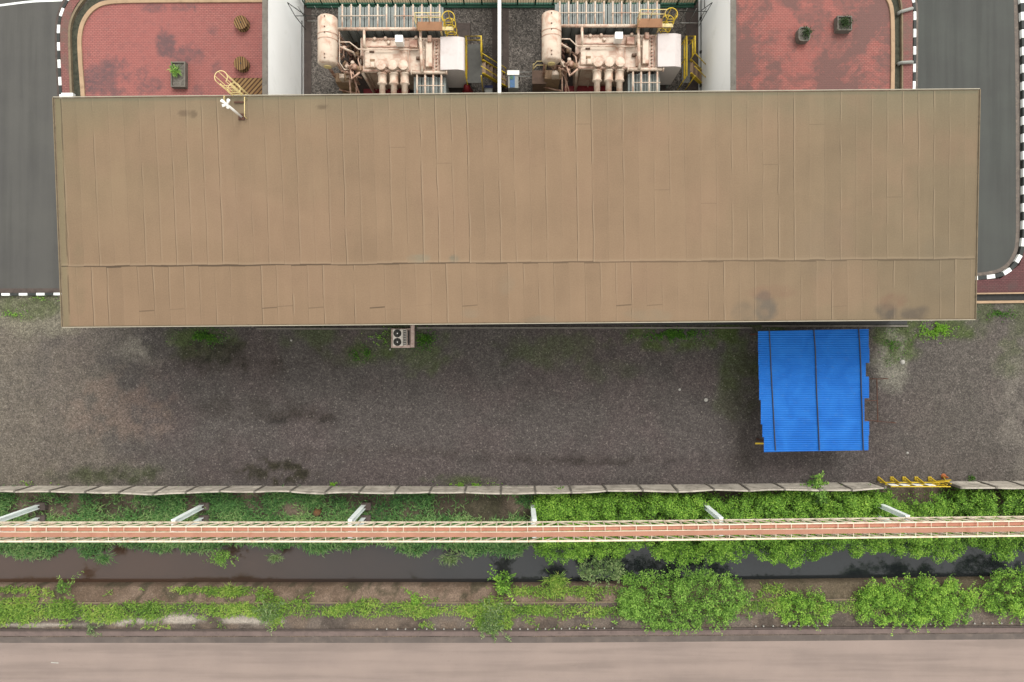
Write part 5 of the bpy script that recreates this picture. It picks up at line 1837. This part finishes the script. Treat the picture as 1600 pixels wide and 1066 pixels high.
# long grass west of the bushes, between fence and canal
def keepN(X, Y):
    yp_ = Y - offv(X)
    m = .07 + .93 * sst(fbm(X, Y, 0.8, 81, 4), 0.44, 0.62)
    px = X / (K * CAM_H) + 800
    bare = np.maximum.reduce([blob(X, Y, 780, 795, 60, 26), blob(X, Y, 640, 800, 40, 14) * .6, blob(X, Y, 455, 795, 25, 16), blob(X, Y, 230, 795, 26, 14) * .7, blob(X, Y, 130, 785, 30, 10) * .6, blob(X, Y, 690, 795, 20, 18) * .6])
    m = np.maximum(m, sst(-yp_, 10.2, 10.8))
    m = m * (1 - bare)
    m = m * sst(-px, -870, -800)
    edge_ = -12.6 + (fbm(X, X * 0 + 3, 0.7, 77, 3) - .5) * 2.0 - .25 * sst(-X, 20, 26)
    return m * (yp_ > edge_) * (yp_ < -8.95)


X, Y = scatter(-32, 4, -13.6, -8.9, 330, keepN, rng)
Z = np.maximum(ground_z(X, Y), -1.0)
n = len(X)
lng = 0.22 + 0.30 * rng.random(n)
tint = fbm(X, Y, 0.8, 91, 3) * 0.9 + 0.15 * (rng.random(n) - .5) + 0.22 * sst(-Y, 9.5, 10.6) - 0.1
Zg = Z + rng.random(n) * 0.35 * fbm(X, Y, 1.2, 15)
g1 = foliage('grass', np.stack([X, Y, Zg], 1), lng, 0.034 + .03 * rng.random(n), 0, 60, GRASS, tint, None, 0.25, rng)
tag(g1, 'long green grass growing between the concrete fence and the canal', 'grass', kind='stuff')


# yellow-green grass band on the south bank
def keepS(X, Y):
    yp_ = Y - offv(X)
    px = X / (K * CAM_H) + 800
    c = -16.15 + (fbm(X, X * 0 + 1, 0.5, 55, 3) - .5) * .5
    wdt = 0.36 + (fbm(X, X * 0 + 5, 0.7, 57, 3) - .5) * .5 + .12 * sst(-px, -330, -200)
    m = 1 - sst(np.abs(yp_ - c), wdt * .75, wdt * 1.15)
    m = m * (0.35 + 0.65 * sst(fbm(X, Y, 0.9, 58, 3), .33, .52)) * (1 - .6 * sst(px, 850, 1000))
    lin_ = sst(fbm(X, Y, 1.1, 66, 3), .64, .74) * (yp_ > -15.7) * .7
    low = sst(fbm(X, Y, .8, 67, 3), .64, .76) * (yp_ < -16.5) * (yp_ > -17.2) * .35
    m = np.maximum(np.maximum(m, lin_), low)
    tuft = np.maximum.reduce([blob(X, Y, 20, 915, 50, 14), blob(X, Y, 300, 920, 40, 9), blob(X, Y, 345, 925, 60, 8), blob(X, Y, 870, 920, 80, 16), blob(X, Y, 20, 955, 60, 22), blob(X, Y, 430, 952, 20, 26), blob(X, Y, 770, 960, 40, 30), blob(X, Y, 1200, 945, 30, 12) * .8])
    return np.maximum(m, tuft * .9) * (yp_ < -14.9) * (yp_ > -17.6)


X, Y = scatter(-32, 32, -17.7, -14.4, 620, keepS, rng)
n = len(X)
Z = ground_z(X, Y) + rng.random(n) * .15
tint = fbm(X, Y, 0.9, 95, 3) * 1.0 + .12 * (rng.random(n) - .5) - .08
g2 = foliage('grass', np.stack([X, Y, Z], 1), 0.10 + .2 * rng.random(n), .035 + .03 * rng.random(n), 0, 60, GRASS_Y, tint, None, .2, rng)
tag(g2, 'yellow green grass strip on the south bank between the canal and the road', 'grass', kind='stuff')


# dense undergrowth on the north bank, east half
def under(x0, x1, y0, y1, nl, hfun, keep, seed):
    rg = np.random.default_rng(seed)
    lobes = []
    while len(lobes) < nl:
        X_ = x0 + rg.random() * (x1 - x0); Y_ = y0 + rg.random() * (y1 - y0)
        if rg.random() > keep(X_, Y_): continue
        h = hfun(X_, Y_) * (0.7 + .5 * rg.random())
        r = .16 + .34 * rg.random() ** 1.5
        lobes.append((X_, Y_ + off(X_), max(.1, h - r * .8), r, r * .85))
    return lobes


def keepU(X, Y):
    px = X / (K * CAM_H) + 800
    f = 1.0 if px > 835 else 0.0
    if Y > -9.25: f *= .25
    # bare gaps near the fence
    for (a, c) in ((1120, 1160), (1385, 1460), (1540, 1560)):
        if a < px < c and Y > -9.9: f *= .12
    e = -13.1 + (float(fbm(X, 2.0, .4, 44, 3)) - .5) * 2.4
    if px < 960: e = max(e, -13.0)
    if Y < e: f = 0
    return f


def hU(X, Y):
    return .75 + .75 * float(fbm(X, Y, .6, 12, 3)) - (.25 if Y > -9.5 else 0) - (.55 if Y < -11.8 else 0)


lobes = under(1.2, 32.5, -14.0, -8.95, 1000, hU, keepU, 31)
pts, tn = lobe_points(lobes, 300, rng)
tn = tn * .8 + .5 * (fbm(pts[:, 0], pts[:, 1], .7, 8, 3) - .42)
fx = 1.2 + 31.3 * rng.random(60000); fy_ = -13.6 + 4.6 * rng.random(60000)
kp = np.array([keepU(a_, c_) for a_, c_ in zip(fx, fy_)]) * (.35 + .9 * fbm(fx, fy_, 1.1, 61, 3)) > rng.random(60000) * .8
fx, fy_ = fx[kp], fy_[kp]
fz = np.maximum(np.interp(fy_, prof_y, prof_z), -.5) + .15 + .55 * rng.random(len(fx))
pts = np.concatenate([pts, np.stack([fx, fy_ + offv(fx), fz], 1)]); tn = np.concatenate([tn, -.02 + .5 * fbm(fx, fy_, 1.4, 63, 3) * (.5 + .5 * rng.random(len(fx)))])  # low fill leaves get a darker tint as painted shade below the lobes
n = len(pts)
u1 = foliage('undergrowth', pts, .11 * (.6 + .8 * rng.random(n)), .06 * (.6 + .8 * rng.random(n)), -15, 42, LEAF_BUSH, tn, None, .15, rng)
tag(u1, 'dense bright green undergrowth on the canal north bank under the bridge', 'undergrowth', kind='stuff')

GS = 'bushes on the south bank of the canal'
bush('bush', 'largest leafy bush on the south bank, spilling over the drain right of centre', 'bush', 956, 1178, 893, 988, .85, LEAF_DARK, 105, (.135, .05), 300, 101, GS, (.14, .42))
bush('bush', 'small rounded bush on the south bank, next right of the largest bush', 'bush', 1214, 1302, 926, 978, 0.6, LEAF_BUSH, 34, (.105, .05), 400, 102, GS, (.12, .34))
bush('bush', 'wide bright bush on the south bank left of the right corner bush', 'bush', 1334, 1534, 905, 980, .8, LEAF_BUSH, 115, (.11, .055), 400, 103, GS, (.13, .40))
bush('bush', 'bright bush cut by the right edge on the south bank', 'bush', 1536, 1660, 892, 968, .9, LEAF_BUSH, 62, (.11, .055), 400, 104, GS, (.13, .40))
bush('bush', 'little round yellow green bush at the waterline near the middle of the canal', 'bush', 770, 803, 893, 933, .8, LEAF_BUSH, 6, (.14, .08), 210, 105, GS, (.18, .32))
bush('bush', 'small dark green plant on the brick bank near the left end of the canal', 'bush', 88, 112, 909, 929, .4, LEAF_DARK, 4, (.13, .05), 170, 106, GS, (.16, .28))
bush('bush', 'small vivid green plant on the brick bank left of the little round bush', 'bush', 638, 658, 925, 947, .4, LEAF_BUSH, 4, (.12, .05), 190, 107, GS, (.16, .28))
bush('bush', 'thin grey green plant hanging over the drain below the middle grass strip', 'bush', 745, 790, 945, 996, .6, LEAF_GREY, 8, (.18, .06), 110, 108, GS, (.18, .3))
bush('bush', 'feathery dark weed standing in the dirt at the drain, left of centre', 'bush', 398, 436, 945, 978, .6, LEAF_GREY, 5, (.2, .04), 90, 109, GS, (.16, .3))
bush('bush', 'tiny dark weed growing in the drain gap at the far left', 'bush', 132, 150, 972, 996, .4, LEAF_GREY, 3, (.14, .05), 110, 110, GS, (.1, .2))
bush('shrub', 'pale grey green shrub reaching over the dark water right of centre', 'shrub', 905, 985, 868, 918, 1.1, LEAF_GREY, 18, (.15, .06), 170, 111, None, (.22, .45), (-20, 50), -.4)
bush('shrub', 'green shrub growing up through the concrete fence left of the yellow gate', 'shrub', 1262, 1296, 752, 786, 1.9, LEAF_DARK, 9, (.2, .09), 170, 112, None, (.22, .36))
bush('shrub', 'dark shrub leaning into the brown water on the left bank', 'shrub', 326, 356, 864, 885, .5, LEAF_DARK, 6, (.13, .05), 190, 113, None, (.18, .32), (-20, 50), -.6)

# tall grass tufts with arching blades
for (px_, py_, r_, n_, m_, lab) in ((362, 922, .42, 260, GRASS_Y, 'tall pale grass tuft on the brick bank beside the canal'), (702, 871, .5, 110, LEAF_GREY, 'dry twiggy grass tuft trailing over the canal water'),
                                    (430, 869, .35, 70, LEAF_GREY, 'thin reed tuft drooping into the canal left of centre'), (870, 905, .5, 260, GRASS_Y, 'spiky grass tuft on the south bank left of the largest bush'), (160, 870, .45, 110, GRASS, 'dark drooping reed tuft over the brown water at the left')):
    c = P(px_, py_, 0)
    t = thing('grass_tuft', lab, 'grass tuft', (c.x, c.y, -.3), 'grass tufts along the canal')
    n_ = int(n_ * 1.5)
    az = -1.7 + rng.normal(0, 1.0, n_)
    pp = np.stack([c.x + np.cos(az) * r_ * .35 * rng.random(n_), c.y + np.sin(az) * r_ * .35 * rng.random(n_), np.full(n_, -.25)], 1)
    pp[:, :2] += rng.normal(0, r_ * .35, (n_, 2)) * np.array([1.3, .5])
    foliage('blades', pp, .25 + .45 * rng.random(n_), .04, 10, 70, m_, .1 + .7 * rng.random(n_), t, .45, rng, az + (rng.random(n_) - .5) * 1.2)

# weeds in the yard
for (px_, py_, rx_, ry_, n_, m_, lab) in ((318, 527, 34, 11, 1500, WEED, 'long low green weed patch under the left part of the roof edge'), (566, 552, 15, 11, 600, WEED, 'small green weed patch left of the air conditioner'),
                                          (665, 530, 18, 18, 700, WEED, 'green weed patch right of the air conditioner'), (1052, 522, 50, 10, 2000, WEED, 'longest green weed strip along the drain left of the blue shed'),
                                          (1462, 514, 26, 15, 1600, WEED_BRIGHT, 'brightest lime green weed clump right of the blue shed'), (595, 527, 16, 14, 420, LEAF_DARK, 'dark green weed patch against the left side of the air conditioner'),
                                          (25, 492, 24, 10, 260, LEAF_DARK, 'dark weed patch on the gravel below the left kerb'), (72, 466, 26, 5, 140, LEAF_DARK, 'sparse weeds growing along the left striped kerb'),
                                          (1560, 490, 40, 10, 300, WEED, 'sparse weeds at the right edge below the brick apron'), (1395, 540, 26, 30, 380, WEED, 'thin weeds on pale gravel at the upper right of the blue shed'),
                                          (730, 757, 45, 3.5, 320, WEED_BRIGHT, 'thin line of bright weeds along the middle of the concrete fence'), (520, 757, 10, 4, 70, WEED_BRIGHT, 'single bright weed at a fence post left of centre'), (55, 755, 22, 4, 110, WEED_BRIGHT, 'bright weeds at the left end of the concrete fence'), (1518, 747, 9, 4, 70, WEED, 'small weed at the fence right of the yellow gate'),
                                          (310, 962, 5, 3, 1, WEED, '')):
    if not lab: continue
    c = P(px_, py_, 0); s = K * CAM_H
    t = thing('weed_patch', lab, 'weeds', (c.x, c.y, 0), 'weed patches in the gravel yard')
    a = rng.random(n_) * 2 * np.pi; rr_ = np.abs(rng.normal(0, .62, n_))
    X = c.x + np.cos(a) * rr_ * rx_ * s; Y = c.y + np.sin(a) * rr_ * ry_ * s
    kk = fbm(X, Y, 3.4, 19, 3) * 1.25 - .11 + .12 * (rng.random(n_) - .5) > .46 + .10 * (rr_ - .5)
    X, Y = X[kk], Y[kk]; n_ = len(X)
    foliage('leaves', np.stack([X, Y, .01 + rng.random(n_) * .12], 1), .07 + .08 * rng.random(n_), .05, -5, 50, m_, .25 + .5 * rng.random(n_), t, .1, rng)

# a brown stump in the grass
c = P(495, 801, .3)
st_ = thing('tree_stump', 'brown mossy stump in the grass between fence and bridge', 'stump', (c.x, c.y, 0))
b = MB(); b.lathe((c.x, c.y, 0), [(0.26, 0), (0.22, .15), (0.2, .4), (0.12, .47), (0, .48)], 11); b.build('trunk', plain('stump_bark', S(150, 104, 66), .95, 0, S(84, 92, 50), .8, 3, .2, .45, .5), st_)

# white stubs along the drain
me_ = None
for i, px_ in enumerate(list(range(590, 790, 15)) + list(range(800, 960, 13)) + list(range(1180, 1300, 14)) + list(range(1440, 1600, 14))):
    p_ = P(px_ + random.uniform(-2, 2), 981.5, .1); p_.y = -17.26 + off(p_.x)
    if me_ is None:
        b = MB(); b.lathe((0, 0, 0), [(0.045, 0), (0.045, .1), (0.02, .13)], 8); o = b.build('stub', STONE); me_ = o.data
    else:
        o = bpy.data.objects.new('stub', me_); col.objects.link(o)
    o.location = (p_.x, p_.y, 0.02)
    tag(o, 'small white stub, one of the row along the drain edge beside the south road', 'stub', 'white stubs along the drain')
